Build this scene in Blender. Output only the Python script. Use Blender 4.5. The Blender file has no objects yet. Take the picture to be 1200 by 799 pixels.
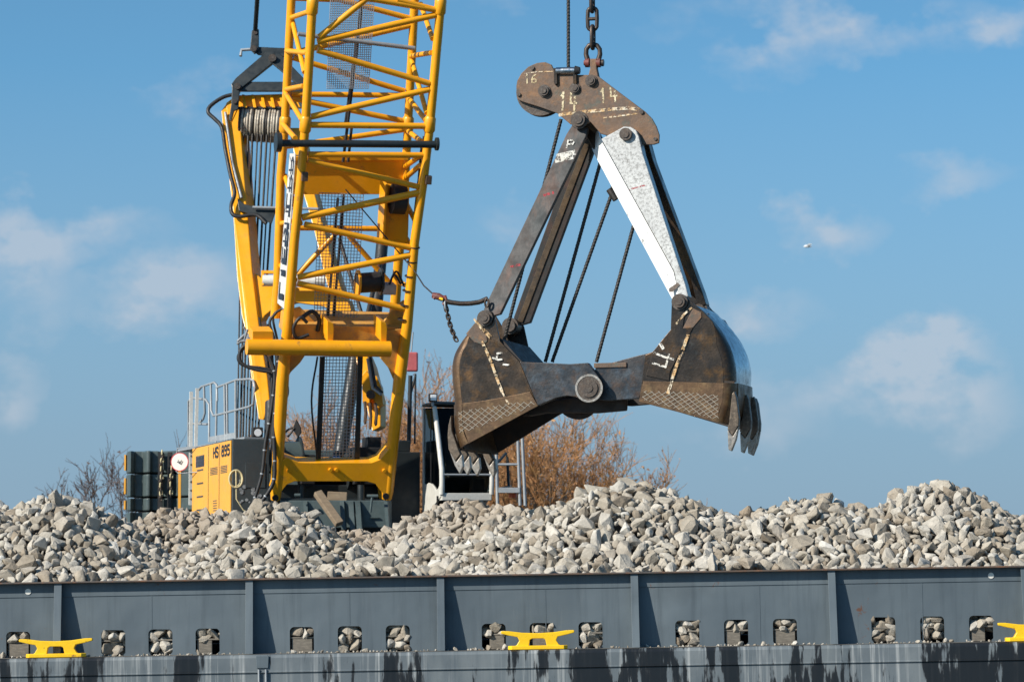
import bpy, bmesh, math, random
import numpy as np
from mathutils import Vector, Matrix

R = math.radians
scene = bpy.context.scene
COL = scene.collection
rnd = random.Random(7)

# ------------------------------------------------------------------ camera
CAM_H = 2.6
F_PX = 3750.0                     # focal length in photo pixels (photo is 1200 wide)
PITCH = math.atan(285.5 / F_PX)
cam_d = bpy.data.cameras.new("camera")
cam_d.sensor_width = 36.0
cam_d.lens = 36.0 * F_PX / 1200.0
cam_d.clip_end = 20000.0
cam_d.clip_start = 0.5
cam_d.dof.use_dof = True
cam_d.dof.focus_distance = 52.3
cam_d.dof.aperture_fstop = 2.4
cam = bpy.data.objects.new("camera", cam_d)
cam.location = (0, 0, CAM_H)
cam.rotation_euler = (math.pi / 2 + PITCH, 0, 0)
COL.objects.link(cam)
scene.camera = cam

# ------------------------------------------------------------------ light
SUN_DIR = Vector((-0.72, -0.53, 0.56)).normalized()
sun_d = bpy.data.lights.new("sun", 'SUN')
sun_d.energy = 5.0
sun_d.angle = R(0.53)
sun_d.color = (1.0, 0.94, 0.84)
sun = bpy.data.objects.new("sun", sun_d)
sun.rotation_euler = SUN_DIR.to_track_quat('Z', 'Y').to_euler()
sun.location = (-30, -30, 40)
COL.objects.link(sun)

world = bpy.data.worlds.new("World")
scene.world = world
world.use_nodes = True
wt = world.node_tree
wt.nodes.clear()


def wn(t, **k):
    n = wt.nodes.new(t)
    for a, b in k.items():
        setattr(n, a, b)
    return n


sky = wn('ShaderNodeTexSky', sky_type='NISHITA', sun_disc=False,
         sun_elevation=math.asin(SUN_DIR.z), sun_rotation=math.atan2(SUN_DIR.x, SUN_DIR.y),
         altitude=0.0, air_density=1.0, dust_density=0.35, ozone_density=2.2)
tc = wn('ShaderNodeTexCoord')
hsv = wn('ShaderNodeHueSaturation')
hsv.inputs['Saturation'].default_value = 1.08
hsv.inputs['Value'].default_value = 1.0
# soft clouds: banks at their own bearings and heights in the sky, broken up by noise
def wmath(op, a, b=None, vec=False):
    n = wn('ShaderNodeVectorMath' if vec else 'ShaderNodeMath', operation=op)
    for i, v in ((0, a), (1, b)):
        if v is None:
            continue
        if isinstance(v, (int, float, tuple)):
            n.inputs[i].default_value = v
        else:
            wt.links.new(v, n.inputs[i])
    return n.outputs['Value' if (vec and op == 'LENGTH') else 0]


mp = wn('ShaderNodeMapping')
mp.inputs['Scale'].default_value = (30.0, 30.0, 44.0)
ns = wn('ShaderNodeTexNoise')
ns.inputs['Scale'].default_value = 1.0
ns.inputs['Detail'].default_value = 9.0
ns.inputs['Roughness'].default_value = 0.60
wt.links.new(tc.outputs['Generated'], mp.inputs['Vector'])
wt.links.new(mp.outputs['Vector'], ns.inputs['Vector'])
sx = wn('ShaderNodeSeparateXYZ')
wt.links.new(tc.outputs['Generated'], sx.inputs[0])
ay = wmath('MAXIMUM', sx.outputs['Y'], 0.02)
bear = wn('ShaderNodeCombineXYZ')
wt.links.new(wmath('DIVIDE', sx.outputs['X'], ay), bear.inputs['X'])
wt.links.new(wmath('DIVIDE', sx.outputs['Z'], ay), bear.inputs['Z'])
warp = wmath('SCALE', wmath('SUBTRACT', ns.outputs['Color'], (0.5, 0.5, 0.5), True), None, True)
warp.node.inputs['Scale'].default_value = 0.042
bw_ = wmath('ADD', bear.outputs[0], warp, True)
# bearing (tangent), height (tangent), half width, half height, density
CLOUDS = [(0.131, 0.068, 0.018, 0.012, 0.70), (0.112, 0.060, 0.018, 0.008, 0.42), (0.146, 0.055, 0.013, 0.012, 0.45), (0.136, 0.076, 0.010, 0.008, 0.60),
          (0.102, 0.112, 0.013, 0.007, 0.60), (0.077, 0.085, 0.016, 0.008, 0.40), (0.107, 0.179, 0.045, 0.010, 0.60), (0.080, 0.168, 0.016, 0.008, 0.50), (0.155, 0.176, 0.012, 0.006, 0.45),
          (-0.104, 0.092, 0.022, 0.011, 0.62), (-0.155, 0.110, 0.020, 0.010, 0.60), (-0.148, 0.094, 0.012, 0.014, 0.40), (-0.157, 0.060, 0.010, 0.010, 0.55), (-0.097, 0.150, 0.016, 0.008, 0.45), (-0.125, 0.112, 0.016, 0.006, 0.35),
          (0.141, 0.127, 0.014, 0.006, 0.35), (0.000, 0.112, 0.012, 0.006, 0.30), (-0.01, 0.19, 0.03, 0.006, 0.3), (0.075, 0.052, 0.020, 0.010, 0.35), (-0.30, 0.12, 0.06, 0.02, 0.6), (0.30, 0.10, 0.07, 0.03, 0.6), (0.24, 0.17, 0.05, 0.02, 0.5)]
total = None
for cx_, cz_, rx_, rz_, dn_ in CLOUDS:
    v_ = wmath('MULTIPLY', wmath('SUBTRACT', bw_, (cx_, 0.0, cz_), True), (1 / (1.5 * rx_), 0.0, 1 / (1.5 * rz_)), True)
    m_ = wmath('MULTIPLY', wmath('MAXIMUM', wmath('SUBTRACT', 1.0, wmath('LENGTH', v_, None, True)), 0.0), dn_)
    total = m_ if total is None else wmath('ADD', total, m_)
soft = wmath('MULTIPLY', wmath('MULTIPLY', total, 1.1), wmath('MAXIMUM', 0.0, wmath('ADD', wmath('MULTIPLY', ns.outputs['Fac'], 6.4), -2.4)))
cr = wn('ShaderNodeClamp')
cr.inputs['Max'].default_value = 0.62
wt.links.new(soft, cr.inputs['Value'])
mix = wn('ShaderNodeMixRGB')
mix.inputs['Color2'].default_value = (4.7, 5.2, 5.9, 1)
bg = wn('ShaderNodeBackground')
bg.inputs['Strength'].default_value = 0.091
wo = wn('ShaderNodeOutputWorld')
L = wt.links.new
lift = wn('ShaderNodeVectorMath', operation='MULTIPLY_ADD')
lift.inputs[1].default_value = (1.0, 1.0, 1.35)
lift.inputs[2].default_value = (0.0, 0.0, 0.10)
nrm = wn('ShaderNodeVectorMath', operation='NORMALIZE')
L(tc.outputs['Generated'], lift.inputs[0])
L(lift.outputs[0], nrm.inputs[0])
L(nrm.outputs[0], sky.inputs['Vector'])
L(sky.outputs['Color'], hsv.inputs['Color'])
L(cr.outputs[0], mix.inputs['Fac'])
tint = wn('ShaderNodeMixRGB', blend_type='MULTIPLY')
tint.inputs['Fac'].default_value = 1.0
tint.inputs['Color2'].default_value = (0.92, 1.32, 1.30, 1)
sep = wn('ShaderNodeSeparateXYZ')
hz = wn('ShaderNodeValToRGB')                     # greyer air low over the horizon
e_ = hz.color_ramp.elements
e_[0].position, e_[0].color = 0.0, (1.0, 1.0, 1.0, 1)
e_[1].position, e_[1].color = 0.16, (0, 0, 0, 1)
e2 = e_.new(0.045)
e2.color = (0.80, 0.80, 0.80, 1)
veil = wn('ShaderNodeMixRGB')
veil.inputs['Color2'].default_value = (2.25, 3.2, 4.2, 1)
L(tc.outputs['Generated'], sep.inputs[0])
L(sep.outputs['Z'], hz.inputs['Fac'])
L(hz.outputs['Color'], veil.inputs['Fac'])
L(hsv.outputs['Color'], tint.inputs['Color1'])
L(tint.outputs['Color'], veil.inputs['Color1'])
L(veil.outputs['Color'], mix.inputs['Color1'])
L(mix.outputs['Color'], bg.inputs['Color'])
L(bg.outputs['Background'], wo.inputs['Surface'])

scene.view_settings.view_transform = 'Standard'
scene.view_settings.look = 'None'
scene.view_settings.exposure = 0.33
scene.view_settings.gamma = 1.0
scene.view_settings.use_curve_mapping = False
scene.render.engine = 'CYCLES'
scene.cycles.use_denoising = True
scene.cycles.max_bounces = 6

# ------------------------------------------------------------------ survey helpers
CAMP = Vector((0, 0, CAM_H))
FWD = Vector((0, math.cos(PITCH), math.sin(PITCH)))
UPV = Vector((0, -math.sin(PITCH), math.cos(PITCH)))
RGT = Vector((1, 0, 0))


def ray(px, py):
    return FWD + RGT * ((px - 600.0) / F_PX) + UPV * ((399.5 - py) / F_PX)


def P(px, py, Y):
    """point at distance Y in front of the camera seen at photo pixel px, py"""
    d = ray(px, py)
    return CAMP + d * (Y / d.y)


def hit(px, py, o, n):
    d = ray(px, py)
    return CAMP + d * ((o - CAMP).dot(n) / d.dot(n))


def proj(p):
    q = Vector(p) - CAMP
    z = q.dot(FWD)
    return 600 + F_PX * q.x / z, 399.5 - F_PX * q.dot(UPV) / z, z


# ------------------------------------------------------------------ materials
MATS = {}


class NT:
    def __init__(s, name):
        s.m = bpy.data.materials.new(name)
        s.m.use_nodes = True
        s.t = s.m.node_tree
        s.b = s.t.nodes['Principled BSDF']
        s.tc = s.n('ShaderNodeTexCoord')
        s.vec = s.tc.outputs['Object']

    def n(s, t, **k):
        x = s.t.nodes.new(t)
        for a, b in k.items():
            setattr(x, a, b)
        return x

    def l(s, a, b):
        s.t.links.new(a, b)

    def noise(s, scale, detail=5, rough=0.6, stretch=None, vec=None, off=None):
        x = s.n('ShaderNodeTexNoise')
        x.inputs['Scale'].default_value = scale
        x.inputs['Detail'].default_value = detail
        x.inputs['Roughness'].default_value = rough
        v = vec or s.vec
        if stretch or off:
            m = s.n('ShaderNodeMapping')
            m.inputs['Scale'].default_value = stretch or (1, 1, 1)
            m.inputs['Location'].default_value = off or (0, 0, 0)
            s.l(v, m.inputs['Vector'])
            v = m.outputs['Vector']
        s.l(v, x.inputs['Vector'])
        return x.outputs['Fac']

    def ramp(s, fac, stops):
        r = s.n('ShaderNodeValToRGB')
        e = r.color_ramp.elements
        while len(e) < len(stops):
            e.new(0.5)
        for i, (p, c) in enumerate(stops):
            e[i].position = p
            e[i].color = (c, c, c, 1) if not isinstance(c, tuple) else (*c, 1)
        s.l(fac, r.inputs['Fac'])
        return r.outputs['Color']

    def mix(s, fac, a, b, mode='MIX'):
        m = s.n('ShaderNodeMixRGB', blend_type=mode)
        for i, v in ((0, fac), (1, a), (2, b)):
            if isinstance(v, (int, float)):
                m.inputs[i].default_value = v
            elif isinstance(v, tuple):
                m.inputs[i].default_value = (*v, 1)
            else:
                s.l(v, m.inputs[i])
        return m.outputs['Color']

    def bump(s, h, strength, dist):
        b = s.n('ShaderNodeBump')
        b.inputs['Strength'].default_value = strength
        b.inputs['Distance'].default_value = dist
        s.l(h, b.inputs['Height'])
        s.l(b.outputs['Normal'], s.b.inputs['Normal'])

    def done(s, col=None, rough=0.5, metal=0.0, spec=0.5):
        if col is not None:
            if isinstance(col, tuple):
                s.b.inputs['Base Color'].default_value = (*col, 1)
            else:
                s.l(col, s.b.inputs['Base Color'])
        if isinstance(rough, (int, float)):
            s.b.inputs['Roughness'].default_value = rough
        else:
            s.l(rough, s.b.inputs['Roughness'])
        if isinstance(metal, (int, float)):
            s.b.inputs['Metallic'].default_value = metal
        else:
            s.l(metal, s.b.inputs['Metallic'])
        s.b.inputs['Specular IOR Level'].default_value = spec
        return s.m


def mottled(name, c1, c2, c3=None, scale=1.5, rough=0.5, metal=0.0, dirt=None, dirt_at=(0.6, 0.75), bump=0.15,
            fine=18.0, dirt_scale=3.0, stretch=None, fmix=0.35):
    t = NT(name)
    col = t.ramp(t.noise(scale, stretch=stretch), [(0.33, c1), (0.66, c2)])
    if c3:
        col = t.mix(t.ramp(t.noise(scale * 3.1, 6, 0.7, off=(3, 1, 7), stretch=stretch), [(0.5, 0.0), (0.68, 1.0)]), col, c3)
    if dirt:
        col = t.mix(t.ramp(t.noise(dirt_scale, 8, 0.72, off=(9, 4, 2)), [(dirt_at[0], 0.0), (dirt_at[1], 1.0)]), col, dirt)
    f = t.noise(fine, 4, 0.6)
    col = t.mix(fmix, col, t.ramp(f, [(0.3, 0.55), (0.7, 1.0)]), 'MULTIPLY')
    rr = t.ramp(t.noise(scale * 4, 3, off=(2, 2, 2)), [(0.3, max(0.05, rough - 0.12)), (0.7, min(1, rough + 0.15))])
    if bump:
        t.bump(f, bump, 0.01)
    return t.done(col, rr, metal)


M = MATS
M['yellow'] = mottled('yellow_paint', (0.90, 0.385, 0.006), (0.86, 0.355, 0.006), (0.80, 0.325, 0.010), scale=0.8, rough=0.38, fmix=0.12,
                      dirt=(0.30, 0.15, 0.045), dirt_at=(0.60, 0.74), bump=0.08, fine=9, dirt_scale=4.0)
M['yellow_dusty'] = mottled('dusty_yellow_paint', (0.72, 0.36, 0.05), (0.60, 0.30, 0.06), (0.45, 0.24, 0.08), scale=2.0, rough=0.6,
                            dirt=(0.22, 0.13, 0.06), dirt_at=(0.55, 0.75), bump=0.05, fine=9)
M['house_yellow'] = mottled('yellow_house_paint', (0.84, 0.40, 0.045), (0.78, 0.36, 0.045), scale=0.8, rough=0.45, fmix=0.15, dirt=(0.3, 0.18, 0.06), dirt_at=(0.62, 0.8), bump=0.03)
M['bollard_yellow'] = mottled('bright_yellow_paint', (0.88, 0.56, 0.012), (0.84, 0.50, 0.010), scale=3, rough=0.36, fmix=0.15,
                              dirt=(0.24, 0.12, 0.05), dirt_at=(0.59, 0.66), bump=0.15, dirt_scale=5)
M['dark'] = mottled('dark_grey_paint', (0.015, 0.020, 0.022), (0.022, 0.028, 0.030), scale=1.5, rough=0.45, dirt=(0.10, 0.09, 0.08), dirt_at=(0.62, 0.85), bump=0.05)
M['black'] = mottled('black_rubber', (0.012, 0.012, 0.013), (0.022, 0.021, 0.021), scale=3, rough=0.55, bump=0.05)
M['counter'] = mottled('grey_green_paint', (0.055, 0.078, 0.080), (0.075, 0.100, 0.100), scale=1.2, rough=0.42, dirt=(0.03, 0.04, 0.04), dirt_at=(0.55, 0.8), bump=0.03, stretch=(1, 1, 0.3))
M['house_dark'] = mottled('slate_grey_paint', (0.042, 0.052, 0.056), (0.05, 0.062, 0.067), scale=1.2, rough=0.45, bump=0.03)
M['steel'] = mottled('worn_dark_steel', (0.092, 0.058, 0.034), (0.033, 0.029, 0.027), (0.150, 0.076, 0.028), scale=1.1, rough=0.31, metal=0.55,
                     dirt=(0.10, 0.095, 0.085), dirt_at=(0.57, 0.74), bump=0.3, fine=26, dirt_scale=5.0, fmix=0.6)
M['steel_blue'] = mottled('blue_grey_worn_steel', (0.070, 0.066, 0.066), (0.046, 0.050, 0.056), (0.10, 0.060, 0.040), scale=1.5, rough=0.36, metal=0.5,
                          dirt=(0.085, 0.110, 0.135), dirt_at=(0.50, 0.70), bump=0.3, fine=26, dirt_scale=4.0, fmix=0.6)
M['steel_inner'] = mottled('shaded_inner_steel', (0.040, 0.030, 0.025), (0.028, 0.024, 0.022), (0.06, 0.035, 0.02), scale=2, rough=0.6, metal=0.2, bump=0.2)  # darker copy of the steel: shade of inner and rear parts put into the colour
M['rust'] = mottled('rusty_steel', (0.170, 0.100, 0.060), (0.105, 0.075, 0.058), (0.22, 0.115, 0.055), scale=2.2, rough=0.58, metal=0.25,
                    dirt=(0.075, 0.090, 0.075), dirt_at=(0.54, 0.68), bump=0.35, fine=24, dirt_scale=4)
M['band'] = mottled('brown_wear_plate', (0.155, 0.088, 0.044), (0.105, 0.062, 0.036), (0.23, 0.145, 0.07), scale=1.8, rough=0.40, metal=0.55, bump=0.25, fine=24, fmix=0.55)
M['weld'] = mottled('bright_weld', (0.42, 0.38, 0.32), (0.30, 0.26, 0.20), scale=9, rough=0.5, metal=0.3, bump=0.2)
M['armblue'] = mottled('blue_black_steel', (0.030, 0.038, 0.040), (0.050, 0.038, 0.034), (0.085, 0.045, 0.032), scale=1.3, rough=0.55, metal=0.15, bump=0.2, stretch=(1, 1, 0.5))
M['armbrown'] = mottled('lit_brown_edge_steel', (0.16, 0.105, 0.06), (0.10, 0.075, 0.055), (0.05, 0.045, 0.042), scale=1.6, rough=0.45, metal=0.4, bump=0.2)
M['pin'] = mottled('pin_steel', (0.10, 0.072, 0.055), (0.065, 0.055, 0.05), (0.15, 0.13, 0.11), scale=9, rough=0.45, metal=0.5, bump=0.2)
M['polished'] = mottled('worn_bright_steel', (0.50, 0.52, 0.54), (0.40, 0.42, 0.45), (0.30, 0.28, 0.26), scale=2, rough=0.24, metal=1.0, dirt=(0.16, 0.12, 0.09), dirt_at=(0.64, 0.78), bump=0.05)
M['toothtip'] = mottled('worn_tooth_steel', (0.42, 0.39, 0.35), (0.28, 0.25, 0.22), (0.15, 0.12, 0.09), scale=7, rough=0.4, metal=0.6, bump=0.1)
M['tooth'] = mottled('tooth_steel', (0.14, 0.105, 0.075), (0.07, 0.055, 0.042), (0.22, 0.17, 0.125), scale=6, rough=0.5, metal=0.4, bump=0.2)
M['rope'] = mottled('greased_wire_rope', (0.045, 0.038, 0.033), (0.03, 0.027, 0.025), scale=8, rough=0.5, metal=0.3, bump=0.3)
M['ropelight'] = mottled('worn_wire_rope', (0.56, 0.50, 0.41), (0.42, 0.36, 0.28), (0.20, 0.15, 0.11), scale=5, rough=0.55, metal=0.2, bump=0.3)
M['chain'] = mottled('dark_chain_steel', (0.075, 0.055, 0.042), (0.045, 0.04, 0.037), (0.11, 0.06, 0.035), scale=8, rough=0.45, metal=0.5, bump=0.2)
M['redshackle'] = mottled('red_painted_steel', (0.22, 0.045, 0.035), (0.12, 0.045, 0.035), scale=9, rough=0.5, bump=0.1)
M['galv'] = mottled('galvanised_steel', (0.36, 0.38, 0.39), (0.30, 0.32, 0.34), scale=4, rough=0.5, metal=0.2, bump=0.05)
M['meshlight'] = mottled('bright_zinc_wire', (0.60, 0.62, 0.64), (0.52, 0.54, 0.56), scale=4, rough=0.45, metal=0.1, bump=0)
M['white'] = mottled('off_white_paint', (0.74, 0.73, 0.68), (0.68, 0.66, 0.61), scale=2, rough=0.45, dirt=(0.35, 0.31, 0.26), dirt_at=(0.66, 0.85), bump=0.03)
M['cabwhite'] = mottled('cab_white_paint', (0.62, 0.60, 0.55), (0.56, 0.54, 0.49), scale=2, rough=0.45, bump=0.02)
M['navy'] = mottled('dark_blue_lettering', (0.012, 0.018, 0.032), (0.016, 0.022, 0.036), scale=3, rough=0.5, bump=0)
M['redpaint'] = mottled('red_lamp_paint', (0.50, 0.12, 0.13), (0.42, 0.10, 0.11), scale=3, rough=0.5, bump=0)
M['red'] = mottled('red_rim_paint', (0.55, 0.03, 0.04), (0.5, 0.03, 0.04), scale=3, rough=0.5, bump=0)
M['cream'] = mottled('cream_rope', (0.72, 0.62, 0.36), (0.62, 0.52, 0.30), scale=20, rough=0.8, bump=0.4)
M['orange'] = mottled('orange_plastic', (0.80, 0.12, 0.02), (0.7, 0.1, 0.02), scale=3, rough=0.4, bump=0)
M['blue'] = mottled('blue_plastic', (0.02, 0.13, 0.42), (0.02, 0.1, 0.35), scale=3, rough=0.4, bump=0)
M['gull'] = mottled('white_feathers', (0.8, 0.8, 0.8), (0.7, 0.7, 0.72), scale=8, rough=0.8, bump=0)
M['skinbrown'] = mottled('brown_seat_fabric', (0.2, 0.12, 0.08), (0.16, 0.1, 0.07), scale=3, rough=0.8, bump=0)


def ragged(name, stops, rough, thr, scale=7.0):
    """worn paint with gaps where the steel shows through"""
    t = NT(name)
    col = t.ramp(t.noise(2.6, 5, 0.7), stops)
    e = t.noise(scale, 7, 0.78, off=(1, 6, 2))
    t.l(t.ramp(e, [(thr, 0.0), (thr + 0.06, 1.0)]), t.b.inputs['Alpha'])
    return t.done(col, rough)


M['streak'] = ragged('rust_and_paint_streak', [(0.38, (0.72, 0.64, 0.50)), (0.52, (0.56, 0.33, 0.13)), (0.60, (0.70, 0.60, 0.42)), (0.72, (0.28, 0.14, 0.06))], 0.75, 0.475, 14.0)
M['paintmark'] = ragged('chalky_paint_mark', [(0.4, (0.70, 0.60, 0.40)), (0.6, (0.52, 0.40, 0.22))], 0.75, 0.45, 22.0)
M['markwhite'] = ragged('white_paint_mark', [(0.4, (0.78, 0.76, 0.70)), (0.6, (0.66, 0.62, 0.54))], 0.7, 0.45, 16.0)
M['redmark'] = ragged('red_paint_mark', [(0.4, (0.50, 0.05, 0.06)), (0.6, (0.38, 0.05, 0.06))], 0.7, 0.47, 12.0)


def whitearm(name, c1, c2, lo, rough):
    t = NT(name)
    base = t.ramp(t.noise(1.2), [(0.35, c1), (0.7, c2)])
    chips = t.ramp(t.noise(22, 7, 0.8), [(lo, 0.0), (lo + 0.12, 0.85)])
    chips2 = t.ramp(t.noise(3.0, 9, 0.82, off=(4, 4, 4)), [(0.585, 0.0), (0.64, 1.0)])
    col = t.mix(chips, base, (0.20, 0.195, 0.185))
    col = t.mix(chips2, col, (0.085, 0.070, 0.058))
    t.bump(t.noise(30, 4), 0.15, 0.01)
    return t.done(col, rough, 0.0)


M['whitestrip'] = whitearm('sunlit_white_paint', (0.82, 0.82, 0.80), (0.78, 0.78, 0.76), 0.62, 0.25)  # brighter copy of the arm's white: sun glare put into the strip's colour
M['whitearm'] = whitearm('chipped_white_paint', (0.56, 0.56, 0.54), (0.44, 0.44, 0.43), 0.47, 0.34)


def stone():
    t = NT('broken_stone')
    oi = t.n('ShaderNodeObjectInfo')
    ge = t.n('ShaderNodeNewGeometry')
    add = t.n('ShaderNodeMath', operation='ADD')
    t.l(oi.outputs['Random'], add.inputs[0])
    t.l(ge.outputs['Random Per Island'], add.inputs[1])
    fr = t.n('ShaderNodeMath', operation='FRACT')
    t.l(add.outputs[0], fr.inputs[0])
    tone = t.ramp(fr.outputs[0], [(0.0, (0.25, 0.205, 0.155)), (0.22, (0.40, 0.350, 0.280)), (0.5, (0.50, 0.455, 0.385)), (0.72, (0.56, 0.52, 0.455)), (0.88, (0.34, 0.280, 0.210)), (1.0, (0.66, 0.63, 0.57))])
    pos = ge.outputs['Position']
    n1 = t.noise(5.0, 6, 0.7, vec=pos)
    tone = t.mix(0.60, tone, t.ramp(n1, [(0.30, 0.50), (0.62, 1.02)]), 'MULTIPLY')
    n2 = t.noise(26, 6, 0.75, vec=pos)
    tone = t.mix(0.45, tone, t.ramp(n2, [(0.34, 0.60), (0.6, 1.06)]), 'MULTIPLY')
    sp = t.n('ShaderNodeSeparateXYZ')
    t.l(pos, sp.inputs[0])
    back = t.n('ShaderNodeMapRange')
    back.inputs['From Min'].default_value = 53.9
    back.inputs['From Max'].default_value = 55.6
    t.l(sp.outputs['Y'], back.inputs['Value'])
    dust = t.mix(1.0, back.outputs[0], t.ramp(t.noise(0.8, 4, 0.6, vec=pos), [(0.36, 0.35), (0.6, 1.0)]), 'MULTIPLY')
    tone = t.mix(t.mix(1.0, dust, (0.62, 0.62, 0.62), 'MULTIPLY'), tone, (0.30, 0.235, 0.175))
    h = t.mix(0.5, n1, n2)
    t.bump(h, 0.7, 0.05)
    return t.done(tone, 0.9, 0.0, 0.25)


M['stone'] = stone()
M['bed'] = mottled('shaded_gap_bed', (0.10, 0.088, 0.074), (0.07, 0.062, 0.054), scale=5, rough=0.95, bump=0.5, fine=30)  # heap surface coloured dark to put shade into the gaps between stones


def coaming_mat():
    t = NT('blue_grey_barge_paint')
    col = t.ramp(t.noise(0.7, 4, 0.55, stretch=(1, 1, 0.6)), [(0.3, (0.078, 0.100, 0.118)), (0.7, (0.124, 0.152, 0.170))])
    run = t.noise(3.2, 6, 0.65, stretch=(2.5, 1, 0.16))
    col = t.mix(t.ramp(run, [(0.50, 0.0), (0.72, 0.5)]), col, (0.055, 0.070, 0.082))
    blot = t.noise(0.9, 3, 0.5, off=(8, 1, 4))
    col = t.mix(t.ramp(blot, [(0.60, 0.0), (0.70, 0.35)]), col, (0.060, 0.072, 0.080))
    run2 = t.noise(4.1, 6, 0.7, stretch=(2.0, 1, 0.22), off=(5, 2, 1))
    col = t.mix(t.ramp(run2, [(0.60, 0.0), (0.80, 0.35)]), col, (0.17, 0.19, 0.20))
    rustn = t.noise(1.5, 9, 0.8, off=(7, 7, 3))
    col = t.mix(t.ramp(rustn, [(0.635, 0.0), (0.665, 0.9)]), col, (0.13, 0.055, 0.028))
    scuf = t.noise(14, 8, 0.8, off=(1, 5, 3))
    col = t.mix(t.ramp(scuf, [(0.665, 0.0), (0.70, 0.8)]), col, (0.38, 0.39, 0.39))
    t.bump(t.noise(1.3, 2, 0.5), 0.6, 0.04)
    return t.done(col, 0.5, 0.0, 0.4)


M['coaming'] = coaming_mat()


def hull_mat():
    t = NT('stained_hull_paint')
    col = t.ramp(t.noise(1.0, 5, 0.6), [(0.3, (0.085, 0.105, 0.120)), (0.7, (0.140, 0.162, 0.176))])
    ch = t.noise(1.0, 5, 0.62, stretch=(2.2, 1, 0.5), off=(4, 4, 1))
    col = t.mix(t.ramp(ch, [(0.48, 0.0), (0.70, 0.6)]), col, (0.19, 0.21, 0.215))
    wh = t.noise(1.0, 6, 0.65, stretch=(13, 1, 0.35), off=(6, 3, 2))
    wl = t.noise(1.0, 3, 0.5, stretch=(0.6, 1, 0.1), off=(1, 8, 2))
    whm = t.mix(1.0, t.ramp(wh, [(0.52, 0.0), (0.72, 1.0)]), t.ramp(wl, [(0.36, 0.0), (0.55, 0.95)]), 'MULTIPLY')
    col = t.mix(whm, col, (0.44, 0.45, 0.44))
    wet = t.noise(1.0, 4, 0.55, stretch=(1.5, 1, 0.45), off=(2.3, 1, 6))
    drip = t.noise(1.0, 6, 0.66, stretch=(6, 1, 0.75))
    w = t.mix(0.40, wet, drip)
    lane = t.noise(1.0, 2, 0.5, stretch=(0.34, 1, 0.05), off=(1.4, 3, 5))
    w = t.mix(1.0, w, t.ramp(lane, [(0.36, 0.90), (0.62, 1.08)]), 'MULTIPLY')
    wm = t.ramp(w, [(0.487, 0.0), (0.507, 0.96)])
    col = t.mix(wm, col, (0.009, 0.010, 0.012))
    ru = t.noise(2.0, 8, 0.8, off=(3, 3, 9))
    col = t.mix(t.ramp(ru, [(0.67, 0.0), (0.72, 0.8)]), col, (0.24, 0.14, 0.08))
    t.bump(t.noise(6, 4), 0.15, 0.01)
    return t.done(col, t.ramp(w, [(0.5, 0.55), (0.54, 0.28)]), 0.0, 0.4)


M['hull'] = hull_mat()
M['rustedge'] = mottled('rusty_flange', (0.075, 0.072, 0.07), (0.12, 0.075, 0.05), (0.20, 0.09, 0.045), scale=2.5, rough=0.6, bump=0.2, stretch=(1, 1, 1))
M['deck'] = mottled('dusty_deck', (0.16, 0.15, 0.13), (0.09, 0.09, 0.09), (0.22, 0.20, 0.17), scale=3, rough=0.9, bump=0.3)


def timber_mat():
    t = NT('weathered_timber')
    g = t.noise(3.0, 6, 0.7, stretch=(3, 3, 12))
    col = t.ramp(g, [(0.3, (0.085, 0.075, 0.062)), (0.7, (0.235, 0.205, 0.165))])
    t.bump(g, 0.4, 0.01)
    return t.done(col, 0.85)


M['timber'] = timber_mat()
M['timberlight'] = mottled('pale_timber', (0.27, 0.20, 0.13), (0.2, 0.145, 0.095), scale=4, rough=0.85, bump=0.3, stretch=(1, 1, 4))
M['bark'] = mottled('bark', (0.085, 0.066, 0.050), (0.055, 0.044, 0.035), scale=4, rough=0.9, bump=0.3)
M['twig'] = mottled('orange_twigs', (0.47, 0.225, 0.088), (0.34, 0.175, 0.078), (0.43, 0.26, 0.10), scale=0.9, rough=0.85, bump=0)
M['twiggrey'] = mottled('grey_brown_twigs', (0.13, 0.095, 0.085), (0.095, 0.07, 0.065), scale=1, rough=0.85, bump=0)


def glass():
    t = NT('darkened_cab_glass')
    t.b.inputs['Base Color'].default_value = (0.17, 0.21, 0.23, 1)  # glass colour darkened to stand in for the shaded cab interior
    t.b.inputs['Roughness'].default_value = 0.03
    t.b.inputs['Transmission Weight'].default_value = 1.0
    t.b.inputs['IOR'].default_value = 1.2
    return t.m


M['glass'] = glass()


def lens():
    t = NT('lamp_lens')
    return t.done((0.80, 0.82, 0.84), 0.12, 0.0, 0.8)


M['lens'] = lens()


def water_mat():
    t = NT('river_water')
    w = t.noise(0.6, 4, 0.6, stretch=(1, 1.6, 1))
    t.bump(w, 0.5, 0.15)
    return t.done((0.05, 0.07, 0.07), 0.08, 0.0, 0.5)


M['water'] = water_mat()
M['ground'] = mottled('bank_grass', (0.075, 0.085, 0.035), (0.11, 0.095, 0.05), (0.15, 0.12, 0.08), scale=0.3, rough=0.95, bump=0.3, fine=3)


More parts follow.
